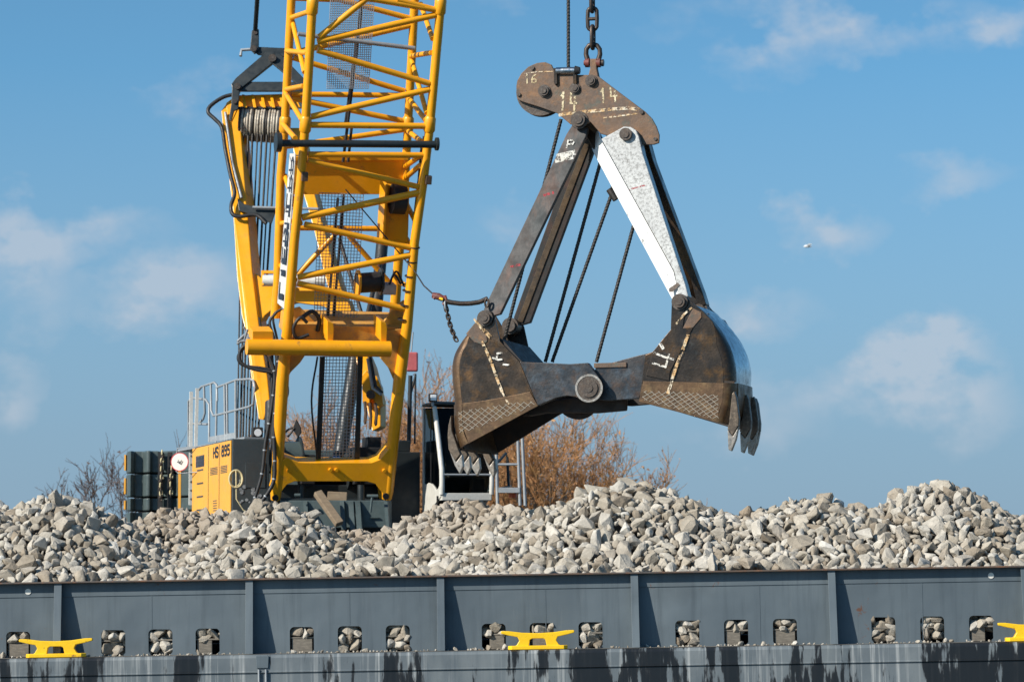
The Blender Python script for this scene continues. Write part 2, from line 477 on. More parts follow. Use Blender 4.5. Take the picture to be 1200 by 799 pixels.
# ------------------------------------------------------------------ mesh builder
class MB:
    def __init__(s):
        s.v, s.f, s.s = [], [], []

    def add(s, vs, fs, smooth=False):
        b = len(s.v)
        s.v += [Vector(p) for p in vs]
        for f in fs:
            s.f.append([b + i for i in f])
            s.s.append(smooth)
        return s

    def box(s, c, hx, hy, hz):
        """centre and three half-extent vectors"""
        c, hx, hy, hz = Vector(c), Vector(hx), Vector(hy), Vector(hz)
        vs = [c + hx * a + hy * b + hz * d for d in (-1, 1) for b in (-1, 1) for a in (-1, 1)]
        return s.add(vs, [(0, 2, 3, 1), (4, 5, 7, 6), (0, 1, 5, 4), (2, 6, 7, 3), (0, 4, 6, 2), (1, 3, 7, 5)])

    def abox(s, x0, x1, y0, y1, z0, z1):
        return s.box(((x0 + x1) / 2, (y0 + y1) / 2, (z0 + z1) / 2), ((x1 - x0) / 2, 0, 0), (0, (y1 - y0) / 2, 0), (0, 0, (z1 - z0) / 2))

    def beam(s, p0, p1, side, w, h):
        """box from p0 to p1, `side` roughly the width direction"""
        p0, p1, side = Vector(p0), Vector(p1), Vector(side)
        a = (p1 - p0)
        n = a.cross(side).normalized()
        sd = n.cross(a).normalized()
        return s.box((p0 + p1) / 2, a / 2, sd * (w / 2), n * (h / 2))

    def prism(s, poly, vec):
        poly = [Vector(p) for p in poly]
        vec = Vector(vec)
        n = len(poly)
        vs = poly + [p + vec for p in poly]
        fs = [list(range(n)), list(range(2 * n - 1, n - 1, -1))]
        fs += [(i, i + n, (i + 1) % n + n, (i + 1) % n) for i in range(n)]
        return s.add(vs, fs)

    def tube(s, pts, r, n=8, closed=False):
        pts = [Vector(p) for p in pts]
        m = len(pts)
        rs = r if isinstance(r, (list, tuple)) else [r] * m
        tang = []
        for i in range(m):
            if closed:
                t = pts[(i + 1) % m] - pts[i - 1]
            else:
                t = pts[min(i + 1, m - 1)] - pts[max(i - 1, 0)]
            tang.append(t.normalized())
        ref = Vector((0, 0, 1)) if abs(tang[0].z) < 0.9 else Vector((1, 0, 0))
        u = (ref - tang[0] * ref.dot(tang[0])).normalized()
        rings = []
        for i in range(m):
            u = (u - tang[i] * u.dot(tang[i]))
            u = u.normalized() if u.length > 1e-6 else tang[i].orthogonal().normalized()
            w = tang[i].cross(u)
            rings.append([pts[i] + (u * math.cos(2 * math.pi * k / n) + w * math.sin(2 * math.pi * k / n)) * rs[i] for k in range(n)])
        vs = [p for g in rings for p in g]
        fs = []
        for i in range(m if closed else m - 1):
            j = (i + 1) % m
            for k in range(n):
                k2 = (k + 1) % n
                fs.append((i * n + k, i * n + k2, j * n + k2, j * n + k))
        s.add(vs, fs, True)
        if not closed:
            s.add(rings[0], [list(range(n))[::-1]])
            s.add(rings[-1], [list(range(n))])
        return s

    def smooth(s, pts, r, n=8, k=5):
        """tube along a rounded curve through pts"""
        p = [Vector(q) for q in pts]
        p = [p[0] * 2 - p[1]] + p + [p[-1] * 2 - p[-2]]
        out = []
        for i in range(1, len(p) - 2):
            for j in range(k):
                t = j / k
                a, b, c, d = p[i - 1], p[i], p[i + 1], p[i + 2]
                out.append(0.5 * ((2 * b) + (c - a) * t + (2 * a - 5 * b + 4 * c - d) * t * t + (3 * b - a - 3 * c + d) * t ** 3))
        out.append(p[-2])
        return s.tube(out, r, n)

    def disc(s, c, axis, r, n=20):
        """short cylinder from c to c+axis"""
        return s.tube([Vector(c), Vector(c) + Vector(axis)], r, n)

    def ring(s, c, axis, ro, ri, n=28):
        """annular plate from c to c+axis"""
        axis = Vector(axis)
        u = axis.orthogonal().normalized()
        w = axis.normalized().cross(u)
        vs = []
        for k in range(n):
            d = u * math.cos(2 * math.pi * k / n) + w * math.sin(2 * math.pi * k / n)
            vs += [c + d * ro, c + d * ri, c + d * ro + axis, c + d * ri + axis]
        fs = []
        for k in range(n):
            a, b = 4 * k, 4 * ((k + 1) % n)
            fs += [(a, b, b + 1, a + 1), (a + 2, a + 3, b + 3, b + 2), (a, a + 2, b + 2, b), (a + 1, b + 1, b + 3, a + 3)]
        return s.add(vs, fs)

    def stroke(s, pts, normal, w, t=0.004):
        """flat painted stroke of width w lying on a plane whose outward normal is `normal`"""
        normal = Vector(normal).normalized()
        pts = [Vector(p) for p in pts]
        for i, (a, b) in enumerate(zip(pts[:-1], pts[1:])):
            d = (b - a)
            if d.length < 1e-5:
                continue
            e = d.normalized() * (w * 0.35)
            sd = normal.cross(d).normalized() * (w / 2)
            lift = normal * (0.002 + 0.0004 * (i % 3))
            s.box((a + b) / 2 + lift + normal * t / 2, d / 2 + e, sd, normal * t / 2)
        return s

    def build(s, name, mat, parent=None, bevel=0.0, seg=2, loc=None):
        me = bpy.data.meshes.new(name)
        off = Vector((0, 0, 0))
        inv = None
        if parent is not None:
            inv = WM[parent.name].inverted()
        elif loc is not None:
            off = Vector(loc)
        vs = [(inv @ p) if inv else (p - off) for p in s.v]
        me.from_pydata([tuple(p) for p in vs], [], s.f)
        me.polygons.foreach_set('use_smooth', s.s)
        bm = bmesh.new()
        bm.from_mesh(me)
        bmesh.ops.recalc_face_normals(bm, faces=bm.faces)
        bm.to_mesh(me)
        bm.free()
        me.materials.append(mat if not isinstance(mat, str) else M[mat])
        o = bpy.data.objects.new(name, me)
        COL.objects.link(o)
        if parent is not None:
            o.parent = parent
            WM[o.name] = WM[parent.name]
        else:
            o.location = off
            WM[o.name] = Matrix.Translation(off)
        if bevel:
            b = o.modifiers.new('bevel', 'BEVEL')
            b.width = bevel
            b.segments = seg
            b.limit_method = 'ANGLE'
            b.angle_limit = R(50)
            b.harden_normals = False
        return o


WM = {}


def tag(o, label=None, cat=None, group=None, kind=None):
    for k, v in (('label', label), ('category', cat), ('group', group), ('kind', kind)):
        if v:
            o[k] = v
    return o


def empty(name, loc, rot=(0, 0, 0)):
    o = bpy.data.objects.new(name, None)
    o.location = loc
    o.rotation_euler = rot
    COL.objects.link(o)
    o.empty_display_size = 0.3
    WM[o.name] = Matrix.LocRotScale(Vector(loc), Matrix.Identity(3).to_quaternion() if rot == (0, 0, 0) else
                                    __import__('mathutils').Euler(rot).to_quaternion(), None)
    return o


FONT = {
    '1': [[(0.25, 0.8), (0.5, 1), (0.5, 0)]],
    '2': [[(0, .8), (.2, 1), (.8, 1), (1, .8), (1, .6), (0, 0), (1, 0)]],
    '4': [[(0.15, 1), (0.15, 0.4), (0.95, 0.4)], [(0.7, 0.75), (0.7, 0)]],
    '5': [[(1, 1), (0.05, 1), (0.05, 0.55), (0.7, 0.58), (1, 0.4), (1, 0.15), (0.75, 0), (0, 0)]],
    '6': [[(0.85, 1), (0.3, 0.8), (0.05, 0.4), (0.1, 0.1), (0.5, 0), (0.9, 0.1), (0.95, 0.35), (0.6, 0.5), (0.1, 0.4)]],
    '8': [[(0.5, 0.52), (0.1, 0.62), (0.1, 0.9), (0.3, 1), (0.7, 1), (0.9, 0.9), (0.9, 0.62), (0.5, 0.52), (0, 0.4), (0, 0.1), (0.2, 0), (0.8, 0), (1, 0.1), (1, 0.4), (0.5, 0.52)]],
    '9': [[(0.95, 0.6), (0.5, 0.48), (0.05, 0.6), (0.05, 0.9), (0.3, 1), (0.7, 1), (0.95, 0.9), (0.95, 0.2), (0.7, 0), (0.1, 0)]],
    'H': [[(0, 0), (0, 1)], [(1, 0), (1, 1)], [(0, .5), (1, .5)]],
    'S': [[(1, .9), (.8, 1), (.2, 1), (0, .85), (0, .62), (1, .4), (1, .15), (.8, 0), (.2, 0), (0, .1)]],
    'L': [[(0, 1), (0, 0), (1, 0)]],
    'I': [[(.5, 0), (.5, 1)]],
    'E': [[(1, 1), (0, 1), (0, 0), (1, 0)], [(0, .5), (.85, .5)]],
    'B': [[(0, 0), (0, 1), (.8, 1), (1, .85), (1, .65), (.8, .52), (0, .52)], [(.8, .52), (1, .38), (1, .12), (.8, 0), (0, 0)]],
    'R': [[(0, 0), (0, 1), (.8, 1), (1, .85), (1, .62), (.8, .5), (0, .5)], [(.5, .5), (1, 0)]],
    'P': [[(0, 0), (0, 1), (.7, 1), (1, .8), (.9, .55), (0, .45)]],
}


def write(mb, text, o, ex, ey, normal, w, gap=1.35):
    """strokes of `text`: o = lower-left corner, ex = one letter width, ey = one letter height"""
    o, ex, ey = Vector(o), Vector(ex), Vector(ey)
    for i, ch in enumerate(text):
        for st in FONT.get(ch, []):
            mb.stroke([o + ex * (i * gap + a) + ey * b for a, b in st], normal, w)
    return mb


# ------------------------------------------------------------------ setting: water, far bank
mb = MB()
mb.add([(-9000, -400, 0), (9000, -400, 0), (9000, 9000, 0), (-9000, 9000, 0)], [(0, 1, 2, 3)])
tag(mb.build('water', 'water'), kind='structure')

mb = MB()
NX, NY = 60, 14
vs, fs = [], []
for j in range(NY + 1):
    for i in range(NX + 1):
        x = -220 + 440 * i / NX
        y = 92 + (j / NY) ** 1.8 * 900
        z = -0.6 + 2.3 * min(1, (y - 92) / 6.0) + 0.25 * math.sin(x * 0.13 + j) * min(1, (y - 92) / 6)
        vs.append((x, y, z))
for j in range(NY):
    for i in range(NX):
        a = j * (NX + 1) + i
        fs.append((a, a + 1, a + NX + 2, a + NX + 1))
mb.add(vs, fs, True)
tag(mb.build('ground', 'ground'), kind='structure')

# ------------------------------------------------------------------ trees on the far bank


def make_tree(base, height, spread, lean, seed, twigmat, label, stems=6, density=1.0, group='bare trees on the far bank'):
    r = random.Random(seed)
    tr, cw = MB(), MB()

    def rv(a):
        return Vector((r.gauss(0, a), r.gauss(0, a), r.gauss(0, a)))

    def grow(p, d, ln, rad, lev):
        n = 4 if lev < 3 else 3
        pts = [p]
        q = p
        dd = d.copy()
        for _ in range(n):
            dd = (dd + rv(0.13) + Vector((0, 0, 0.05))).normalized()
            q = q + dd * (ln / n)
            pts.append(q)
        rs = [rad * (1 - 0.55 * k / n) for k in range(n + 1)]
        (tr if lev < 3 else cw).tube(pts, rs, 5 if lev < 2 else (4 if lev < 3 else 3))
        if lev >= 5:
            for k in range(2):
                if r.random() < 0.4:
                    c = pts[r.randrange(1, n + 1)]
                    a, b = rv(0.05), rv(0.05)
                    cw.add([c, c + a, c + b], [(0, 1, 2)])
            return
        nc = (5, 5, 5, 5, 4)[lev] if lev < 5 else 0
        nc = max(2, int(round(nc * density + r.uniform(-0.5, 0.5))))
        for k in range(nc):
            t = r.uniform(0.35, 1.0) * n
            i = min(int(t), n - 1)
            c = pts[i].lerp(pts[i + 1], t - i)
            side = rv(1.0)
            side -= dd * side.dot(dd)
            side.normalize()
            nd = (dd * r.uniform(0.75, 1.0) + side * r.uniform(0.35, 0.75) + Vector((0, 0, 0.12))).normalized()
            grow(c, nd, ln * r.uniform(0.52, 0.74), max(0.0125, rs[i] * 0.6), lev + 1)

    for s in range(stems):
        ang = lean + spread * ((s + 0.5) / stems - 0.5) * 2 + r.uniform(-0.1, 0.1)
        d = Vector((math.sin(ang), r.uniform(-0.3, 0.3), math.cos(ang))).normalized()
        grow(base + Vector((r.uniform(-0.25, 0.25), r.uniform(-0.25, 0.25), -0.3)), d, height * r.uniform(0.40, 0.52), height * 0.016, 0 if stems < 4 else 1)
    e = empty('bare_tree', base)
    tr.build('trunk', 'bark', e)
    cw.build('crown', twigmat, e)
    tag(e, label, 'tree', group)
    return e


def gz(px, Y):
    p = P(px, 640, Y)
    return Vector((p.x, Y, 1.55))


make_tree(gz(643, 103), 7.8, 0.62, 0.16, 11, 'twig', 'broad bare tree with orange twigs fanning out to the right below the grab', 7, 0.88)
make_tree(gz(615, 108), 7.2, 0.6, -0.05, 12, 'twig', 'bare orange-brown tree rising behind the cab ladder', 6, 0.9)
make_tree(gz(560, 106), 8.2, 0.55, -0.1, 13, 'twig', 'bare russet tree half hidden behind the cab roof', 6)
make_tree(gz(496, 110), 8.6, 0.5, 0.0, 14, 'twig', 'bare russet tree between the right boom leg and the cab', 6)
make_tree(gz(440, 112), 8.4, 0.5, 0.05, 15, 'twig', 'bare orange tree seen through the wire mesh between the boom legs', 6, 0.9)
make_tree(gz(362, 108), 7.4, 0.5, 0.0, 16, 'twig', 'bare orange tree seen just right of the left boom leg', 6)
make_tree(gz(122, 104), 6.3, 0.5, 0.05, 17, 'twiggrey', 'thin grey leafless tree left of the counterweight', 5, 0.8)

# ------------------------------------------------------------------ stone barge
TRIM = math.atan(20.0 / 1200.0)
barge = empty('cargo_barge', (0, 50.0, 1.6), (0, -TRIM, 0))
tag(barge, 'blue-grey steel barge with streaked hull, loaded with broken stone', 'barge')
BM = WM[barge.name]
S = 1.0 / 75.0                         # metres per photo pixel at the coaming


def BX(px):
    return (px - 600) * S


def bw(x, y, z):
    return BM @ Vector((x, y, z))


X0, X1 = -13.0, 13.0
HC = 1.14                              # coaming height
PORTS = [-89, -33, 24, 135, 190, 245, 355, 411, 467, 579, 635, 692, 805, 862, 919, 1034, 1091, 1148, 1262, 1318]
poly = [(X0, 0.0)]
PW, PH, PR = 0.187, 0.405, 0.07
for p in PORTS:
    c = BX(p)
    poly += [(c - PW + 0.03, 0.0), (c - PW + 0.03, 0.02), (c - PW, 0.05), (c - PW, PH - PR)]
    for k in range(1, 5):
        a = math.pi - k * math.pi / 8
        poly.append((c - PW + PR + PR * math.cos(a), PH - PR + PR * math.sin(a)))
    for k in range(1, 4):
        a = math.pi / 2 - k * math.pi / 8
        poly.append((c + PW - PR + PR * math.cos(a), PH - PR + PR * math.sin(a)))
    poly += [(c + PW, PH - PR), (c + PW, 0.05), (c + PW - 0.03, 0.02), (c + PW - 0.03, 0.0)]
poly += [(X1, 0.0), (X1, HC), (X0, HC)]
coam = MB().prism([bw(x, 0, z) for x, z in poly], BM.to_3x3() @ Vector((0, 0.018, 0))).build('coaming', 'coaming', barge)
mb = MB()
for (z0, z1, y0, y1) in ((0.93, HC - 0.002, -0.012, -0.001),):
    mb.prism([bw(X0, y0, z0), bw(X1, y0, z0), bw(X1, y0, z1), bw(X0, y0, z1)], BM.to_3x3() @ Vector((0, y1 - y0, 0)))
mb.build('doubler_plate', 'coaming', barge, 0.004)
mb = MB()
mb.prism([bw(X0, -0.15, HC), bw(X1, -0.15, HC), bw(X1, -0.15, HC + 0.028), bw(X0, -0.15, HC + 0.028)], BM.to_3x3() @ Vector((0, 0.30, 0)))
mb.build('top_flange', 'rustedge', barge, 0.006)
mb = MB()                               # back and end coamings of the hold
for y in (10.4,):
    mb.prism([bw(X0, y, 0), bw(X1, y, 0), bw(X1, y, HC), bw(X0, y, HC)], BM.to_3x3() @ Vector((0, 0.02, 0)))
for x in (X0, X1):
    mb.prism([bw(x, 0.02, 0), bw(x, 10.39, 0), bw(x, 10.39, HC), bw(x, 0.02, HC)], BM.to_3x3() @ Vector((0.02, 0, 0)))
mb.build('rear_coaming', 'coaming', barge)
for p in (-157, 72, 295, 518, 744, 974, 1199, 1425):
    c = BX(p)
    mb = MB()
    bk = BM.to_3x3()
    mb.prism([bw(c - 0.008, -0.013, 0.004), bw(c - 0.008, -0.29, 0.004), bw(c - 0.008, -0.095, HC - 0.003), bw(c - 0.008, -0.013, HC - 0.003)], bk @ Vector((0.016, 0, 0)))
    mb.prism([bw(c - 0.058, -0.292, 0.004), bw(c + 0.058, -0.292, 0.004), bw(c + 0.058, -0.097, HC - 0.003), bw(c - 0.058, -0.097, HC - 0.003)], bk @ Vector((0, -0.014, 0)))
    mb.build('stiffener', 'coaming', barge, 0.003)
for p in (-160, 180, 411, 640, 890, 1080):     # welded plate seams
    c = BX(p)
    MB().prism([bw(c - 0.006, -0.004, 0.42 if p in (180, 411) else 0.02), bw(c + 0.006, -0.004, 0.42 if p in (180, 411) else 0.02), bw(c + 0.006, -0.004, 0.925), bw(c - 0.006, -0.004, 0.925)],
               BM.to_3x3() @ Vector((0, 0.003, 0))).build('weld_seam', 'coaming', barge)
for (p, y) in ((36, 690), (1161, 672)):
    c = BX(p)
    MB().disc(bw(c, -0.022, 1.02), BM.to_3x3() @ Vector((0, 0.012, 0)), 0.047).build('painted_disc', 'white', barge)
# hull side and deck
DK = 0.56
prof = [(0.0, -0.004), (-DK + 0.05, -0.004), (-DK + 0.015, -0.02), (-DK, -0.055), (-DK, -0.255), (-DK - 0.012, -0.262), (-DK - 0.012, -0.278), (-DK + 0.012, -0.292), (-DK + 0.012, -2.6), (0.0, -2.6)]
mb = MB().prism([bw(X0, y, z) for y, z in prof], BM.to_3x3() @ Vector((X1 - X0, 0, 0)))
mb.build('hull', 'hull', barge)
mb = MB().prism([bw(X0, y, z) for y, z in [(0.001, -2.6), (0.001, -0.004), (11.0, -0.004), (11.0, -2.6)]], BM.to_3x3() @ Vector((X1 - X0, 0, 0)))
mb.build('hold', 'deck', barge)
mb = MB()
mb.add([bw(X0, -DK + 0.06, 0.0), bw(X1, -DK + 0.06, 0.0), bw(X1, -0.001, 0.0), bw(X0, -0.001, 0.0)], [(0, 1, 2, 3)])
mb.build('side_deck', 'deck', barge)


def cleat(c):
    """double-horned mooring cleat on the side deck"""
    bk = BM.to_3x3()
    y = -0.36
    base = MB().prism([bw(c + sx * a, y + sy * b, 0.003) for sx, sy, a, b in
                       [(-1, -1, .40, .10), (1, -1, .40, .10), (1, -1, .46, .04), (1, 1, .46, .04), (1, 1, .40, .10), (-1, 1, .40, .10), (-1, 1, .46, .04), (-1, -1, .46, .04)]],
                      bk @ Vector((0, 0, 0.06)))
    o = base.build('cleat', 'bollard_yellow', barge, 0.01)
    mb = MB()
    # one outline: flared feet, waisted necks, slot between them, horns to both sides
    right = [(0.40, 0.036), (0.325, 0.075), (0.285, 0.14), (0.31, 0.195), (0.45, 0.222), (0.56, 0.25), (0.572, 0.272), (0.56, 0.292), (0.45, 0.290), (0.24, 0.262), (0.0, 0.252)]
    outl = right + [(-x, z) for x, z in right[-2::-1]]
    slot = [(-0.15, 0.036), (-0.135, 0.07), (-0.125, 0.11), (-0.12, 0.150), (-0.085, 0.170), (0.085, 0.170), (0.12, 0.150), (0.125, 0.11), (0.135, 0.07), (0.15, 0.036)]
    poly = outl + slot
    mb.prism([bw(c + x, y - 0.055, z) for x, z in poly], bk @ Vector((0, 0.11, 0)))
    mb.build('horn', 'bollard_yellow', o, 0.028, 4)


for p in (72, 630, 1206):
    cleat(BX(p))
# hinged pin bracket on the hull edge
c = BX(312)
bk = BM.to_3x3()
hb = MB()
hb.prism([bw(c - 0.10, -DK - 0.025, -0.02), bw(c + 0.10, -DK - 0.025, -0.02), bw(c + 0.09, -DK - 0.025, -0.21), bw(c - 0.09, -DK - 0.025, -0.21)], bk @ Vector((0, 0.024, 0)))
hb = hb.build('pin_bracket', 'coaming', barge, 0.006)
for dx in (-0.055, 0.055):
    MB().tube([bw(c + dx, -DK - 0.02, -0.23), bw(c + dx, -DK - 0.02, -0.44)], 0.017, 8).build('pin', 'galv', hb)

# ------------------------------------------------------------------ rubble: heap surface
HEAPS = []


def heap(px, py, Y, k=0.60, r0=0.5, ax=1.0, drop=0.15):
    p = P(px, py, Y)
    HEAPS.append((p.x, Y, p.z - drop, k, r0, ax))


heap(68, 576, 52.9, 0.68, 0.7, 0.92)
heap(0, 588, 53.0, 0.62, 0.6)
heap(322, 583, 52.7, 0.68, 0.35)
heap(208, 591, 57.4, 0.60, 0.5, 1.0)
heap(262, 594, 57.2, 0.6, 0.5, 1.0)
heap(350, 618, 56.5, 0.5, 0.6, 1.0)
heap(548, 580, 56.2, 0.62, 0.4, 1.15)
heap(600, 590, 55.6, 0.55, 0.6, 1.2)
heap(500, 630, 54.0, 0.5, 0.6, 1.2)
heap(415, 618, 59.0, 0.45, 1.0, 1.3)
heap(738, 560, 53.3, 0.66, 0.5, 1.25)
heap(660, 590, 53.4, 0.60, 0.5, 1.2)
heap(790, 586, 53.0, 0.60, 0.4, 1.1)
heap(868, 604, 53.0, 0.60, 0.4, 1.1)
heap(900, 590, 54.8, 0.58, 0.5, 1.1)
heap(952, 579, 53.0, 0.60, 0.6, 1.1)
heap(1010, 594, 53.2, 0.60, 0.4, 1.1)
heap(1098, 560, 52.9, 0.68, 0.4, 1.12)
heap(1148, 594, 52.9, 0.62, 0.4, 1.1)
heap(1235, 618, 53.0, 0.5, 0.8, 1.1)
heap(1320, 600, 53.5, 0.5, 0.8, 1.1)
heap(-90, 600, 53.5, 0.5, 0.8, 1.0)
HP = np.array(HEAPS)


def hfield(x, y):
    x = np.asarray(x, float)
    y = np.asarray(y, float)
    base = 1.6 + x * (20.0 / 1200.0) + HC - 0.04 + 0.14 * np.clip((y - 50.3) / 0.8, 0, 1) + 0.05 * np.sin(x * 2.1) + 0.05 * np.sin(y * 1.7 + x)
    d = np.sqrt(((x[..., None] - HP[:, 0]) / HP[:, 5]) ** 2 + (y[..., None] - HP[:, 1]) ** 2)
    hh = HP[:, 2] + HP[:, 3] * (HP[:, 4] - np.sqrt(HP[:, 4] ** 2 + d ** 2))
    al = np.concatenate([hh, base[..., None]], -1)
    m = al.max(-1)
    return m + np.log(np.exp((al - m[..., None]) * 24).sum(-1)) / 24


# ------------------------------------------------------------------ rubble: stones
npr = np.random.RandomState(5)


def rock_shape(seed):
    """one angular broken stone: a chamfered hull of random points"""
    r = np.random.RandomState(seed)
    n = r.randint(11, 19)
    k = np.arange(n) + 0.5
    ph = np.arccos(1 - 2 * k / n)
    th = math.pi * (1 + 5 ** 0.5) * k
    p = np.stack([np.cos(th) * np.sin(ph), np.sin(th) * np.sin(ph), np.cos(ph)], -1) + r.normal(size=(n, 3)) * 0.24
    p *= np.array([1.0, r.uniform(0.52, 0.95), r.uniform(0.42, 0.80)])
    bm = bmesh.new()
    for q in p:
        bm.verts.new(q)
    bmesh.ops.convex_hull(bm, input=bm.verts)
    bmesh.ops.delete(bm, geom=[v for v in bm.verts if not v.link_faces], context='VERTS')
    bmesh.ops.dissolve_limit(bm, angle_limit=R(14), verts=bm.verts, edges=bm.edges)
    bmesh.ops.bevel(bm, geom=list(bm.edges), offset=0.05, segments=1, affect='EDGES', profile=0.5, clamp_overlap=True)
    bmesh.ops.triangulate(bm, faces=bm.faces)
    bmesh.ops.subdivide_edges(bm, edges=[e for e in bm.edges if e.calc_length() > 0.45], cuts=1, use_grid_fill=True)
    bmesh.ops.triangulate(bm, faces=bm.faces)
    bmesh.ops.recalc_face_normals(bm, faces=bm.faces)
    bm.verts.index_update()
    v = np.array([q.co[:] for q in bm.verts])
    f = np.array([[q.index for q in t.verts] for t in bm.faces])
    bm.free()
    v += r.normal(size=v.shape) * 0.016
    v -= (v.max(0) + v.min(0)) / 2
    v /= np.sqrt((v ** 2).sum(1)).mean() * 0.97
    return v, f


NV = 36
SHAPES = [rock_shape(100 + i) for i in range(NV)]
rocks = []                                       # x, y, z, r, port?


def place():
    cell = 0.25
    grid = {}

    def ok(p, r, f):
        c = (int(math.floor(p[0] / cell)), int(math.floor(p[1] / cell)))
        for i in range(c[0] - 2, c[0] + 3):
            for j in range(c[1] - 2, c[1] + 3):
                for q in grid.get((i, j), ()):
                    m = f * (r + q[3])
                    if (p[0] - q[0]) ** 2 + (p[1] - q[1]) ** 2 + (p[2] - q[2]) ** 2 < m * m:
                        return False
        grid.setdefault(c, []).append((p[0], p[1], p[2], r))
        return True

    for (tries, r0, r1, f, zoff) in ((900, 0.112, 0.165, 1.0, 0.08), (18000, 0.078, 0.112, 0.86, 0.06), (42000, 0.052, 0.078, 0.78, 0.0), (16000, 0.034, 0.052, 0.82, -0.1), (14000, 0.018, 0.034, 0.72, 0.3)):
        yy = 50.36 + (npr.uniform(0, 1, tries) ** 1.5) * (60.2 - 50.36)
        xx = npr.uniform(-1, 1, tries) * (8.4 + (yy - 50) * 0.17)
        zz = hfield(xx, yy)
        rr = r0 + (r1 - r0) * npr.uniform(0, 1, tries) ** 1.4
        # less density well behind the crests
        for x, y, z, r in zip(xx, yy, zz, rr):
            zc = z + zoff * r * 1.2 + npr.uniform(-0.25, 0.35) * r
            if y - r < 50.06 or (r < 0.0345 and (y < 54.2 or math.sin(x * 1.9 + y) < -0.2)):
                continue
            if ok((x, y, zc), r, f):
                rocks.append((x, y, zc, r, 0))
    # row that leans on the coaming
    # stones showing through the openings in the barge wall
    for pi, p in enumerate(PORTS):
        c = BX(p)
        kind = pi % 4
        zlo = 0.20 if kind in (1, 2) else 0.0
        for _ in range(1100):
            r = npr.uniform(0.075, 0.115)
            if npr.uniform() < 0.75:
                w = bw(c + npr.uniform(-1, 1) * (PW - 0.5 * r), 0.004 + r * 0.9, npr.uniform(zlo + 0.5 * r, PH - 0.45 * r))
            else:
                w = bw(c + npr.uniform(-0.24, 0.24), 0.03 + r * 1.25 + npr.uniform(0.0, 0.08), npr.uniform(zlo + 0.03, 0.46))
            if ok((w.x, w.y, w.z), r, 0.70):
                rocks.append((w.x, w.y, w.z, r, 1))


place()
RK = np.array(rocks)
NRK = len(RK)
quats = npr.normal(size=(NRK, 4))
quats /= np.linalg.norm(quats, axis=1)[:, None]
shape_id = npr.randint(0, NV, NRK)


def qmat(q):
    w, x, y, z = q
    return np.array([[1 - 2 * (y * y + z * z), 2 * (x * y - z * w), 2 * (x * z + y * w)],
                     [2 * (x * y + z * w), 1 - 2 * (x * x + z * z), 2 * (y * z - x * w)],
                     [2 * (x * z - y * w), 2 * (y * z + x * w), 1 - 2 * (x * x + y * y)]])


# which stones show largest from the camera: a small item buffer
W_, H_ = 1200, 800
ib = np.full((H_, W_), -1, int)
order = np.argsort(-RK[:, 1])
for i in order:
    x, y, z, r, port = RK[i]
    u, v, dz = proj((x, y, z))
    rp = r * F_PX / dz
    u0, u1 = int(max(0, u - rp)), int(min(W_, u + rp + 1))
    v0, v1 = int(max(0, v - rp)), int(min(H_, v + rp + 1))
    if u1 <= u0 or v1 <= v0:
        continue
    gy, gx = np.mgrid[v0:v1, u0:u1]
    m = (gx - u) ** 2 + (gy - v) ** 2 < rp * rp
    line = 683 - gx * (20 / 1200)
    if port:
        ok_ = np.zeros_like(m)
        for p in PORTS:
            ok_ |= (abs(gx - p) < 13) & (gy > line + 50)
        m &= ok_
    else:
        m &= gy < line - 8
    ib[v0:v1, u0:u1][m] = i
cnt = np.bincount(ib[ib >= 0], minlength=NRK)
chosen = set(np.argsort(-cnt)[:296].tolist())

smesh = []
for k, v in enumerate(SHAPES):
    me = bpy.data.meshes.new('broken_stone')
    me.from_pydata(v[0].tolist(), [], v[1].tolist())
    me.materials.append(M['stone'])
    smesh.append(me)
HEAP_NAMES = [((-20, 180), 'on the heap at the far left'), ((180, 290), 'in front of the yellow crane house'),
              ((290, 410), 'on the pointed heap below the left boom leg'),
              ((410, 520), 'in the dip in front of the crane tracks'), ((520, 640), 'on the slope below the cab'),
              ((640, 830), 'on the tall heap below the open grab'), ((830, 1030), 'on the long low heap right of the grab'),
              ((1030, 1300), 'on the steep heap at the far right')]
for i in sorted(chosen):
    x, y, z, r, port = RK[i]
    o = bpy.data.objects.new('broken_stone', smesh[shape_id[i]])
    o.location = (x, y, z)
    o.rotation_mode = 'QUATERNION'
    o.rotation_quaternion = quats[i]
    o.scale = (r, r, r)
    COL.objects.link(o)
    u, v, _ = proj((x, y, z))
    if port:
        lab = 'pale grey stone wedged behind an opening in the barge wall'
    else:
        where = [n for (a, b), n in HEAP_NAMES if a <= u < b]
        where = where[0] if where else HEAP_NAMES[-1][1]
        size = 'large' if r > 0.115 else ('fist-shaped mid-sized' if r > 0.09 else 'smaller')
        size = size.replace('fist-shaped ', '')
        lab = '%s pale broken stone %s' % (size, where)
    tag(o, lab, 'stone', 'broken stones loaded in the barge')

# everything else of the load is one mass
rest = [i for i in range(NRK) if i not in chosen]
allv, allf, b = [], [], 0
for i in rest:
    x, y, z, r, port = RK[i]
    v = SHAPES[shape_id[i]][0] @ qmat(quats[i]).T * r + np.array([x, y, z])
    allv.append(v)
    allf.append(SHAPES[shape_id[i]][1] + b)
    b += len(v)
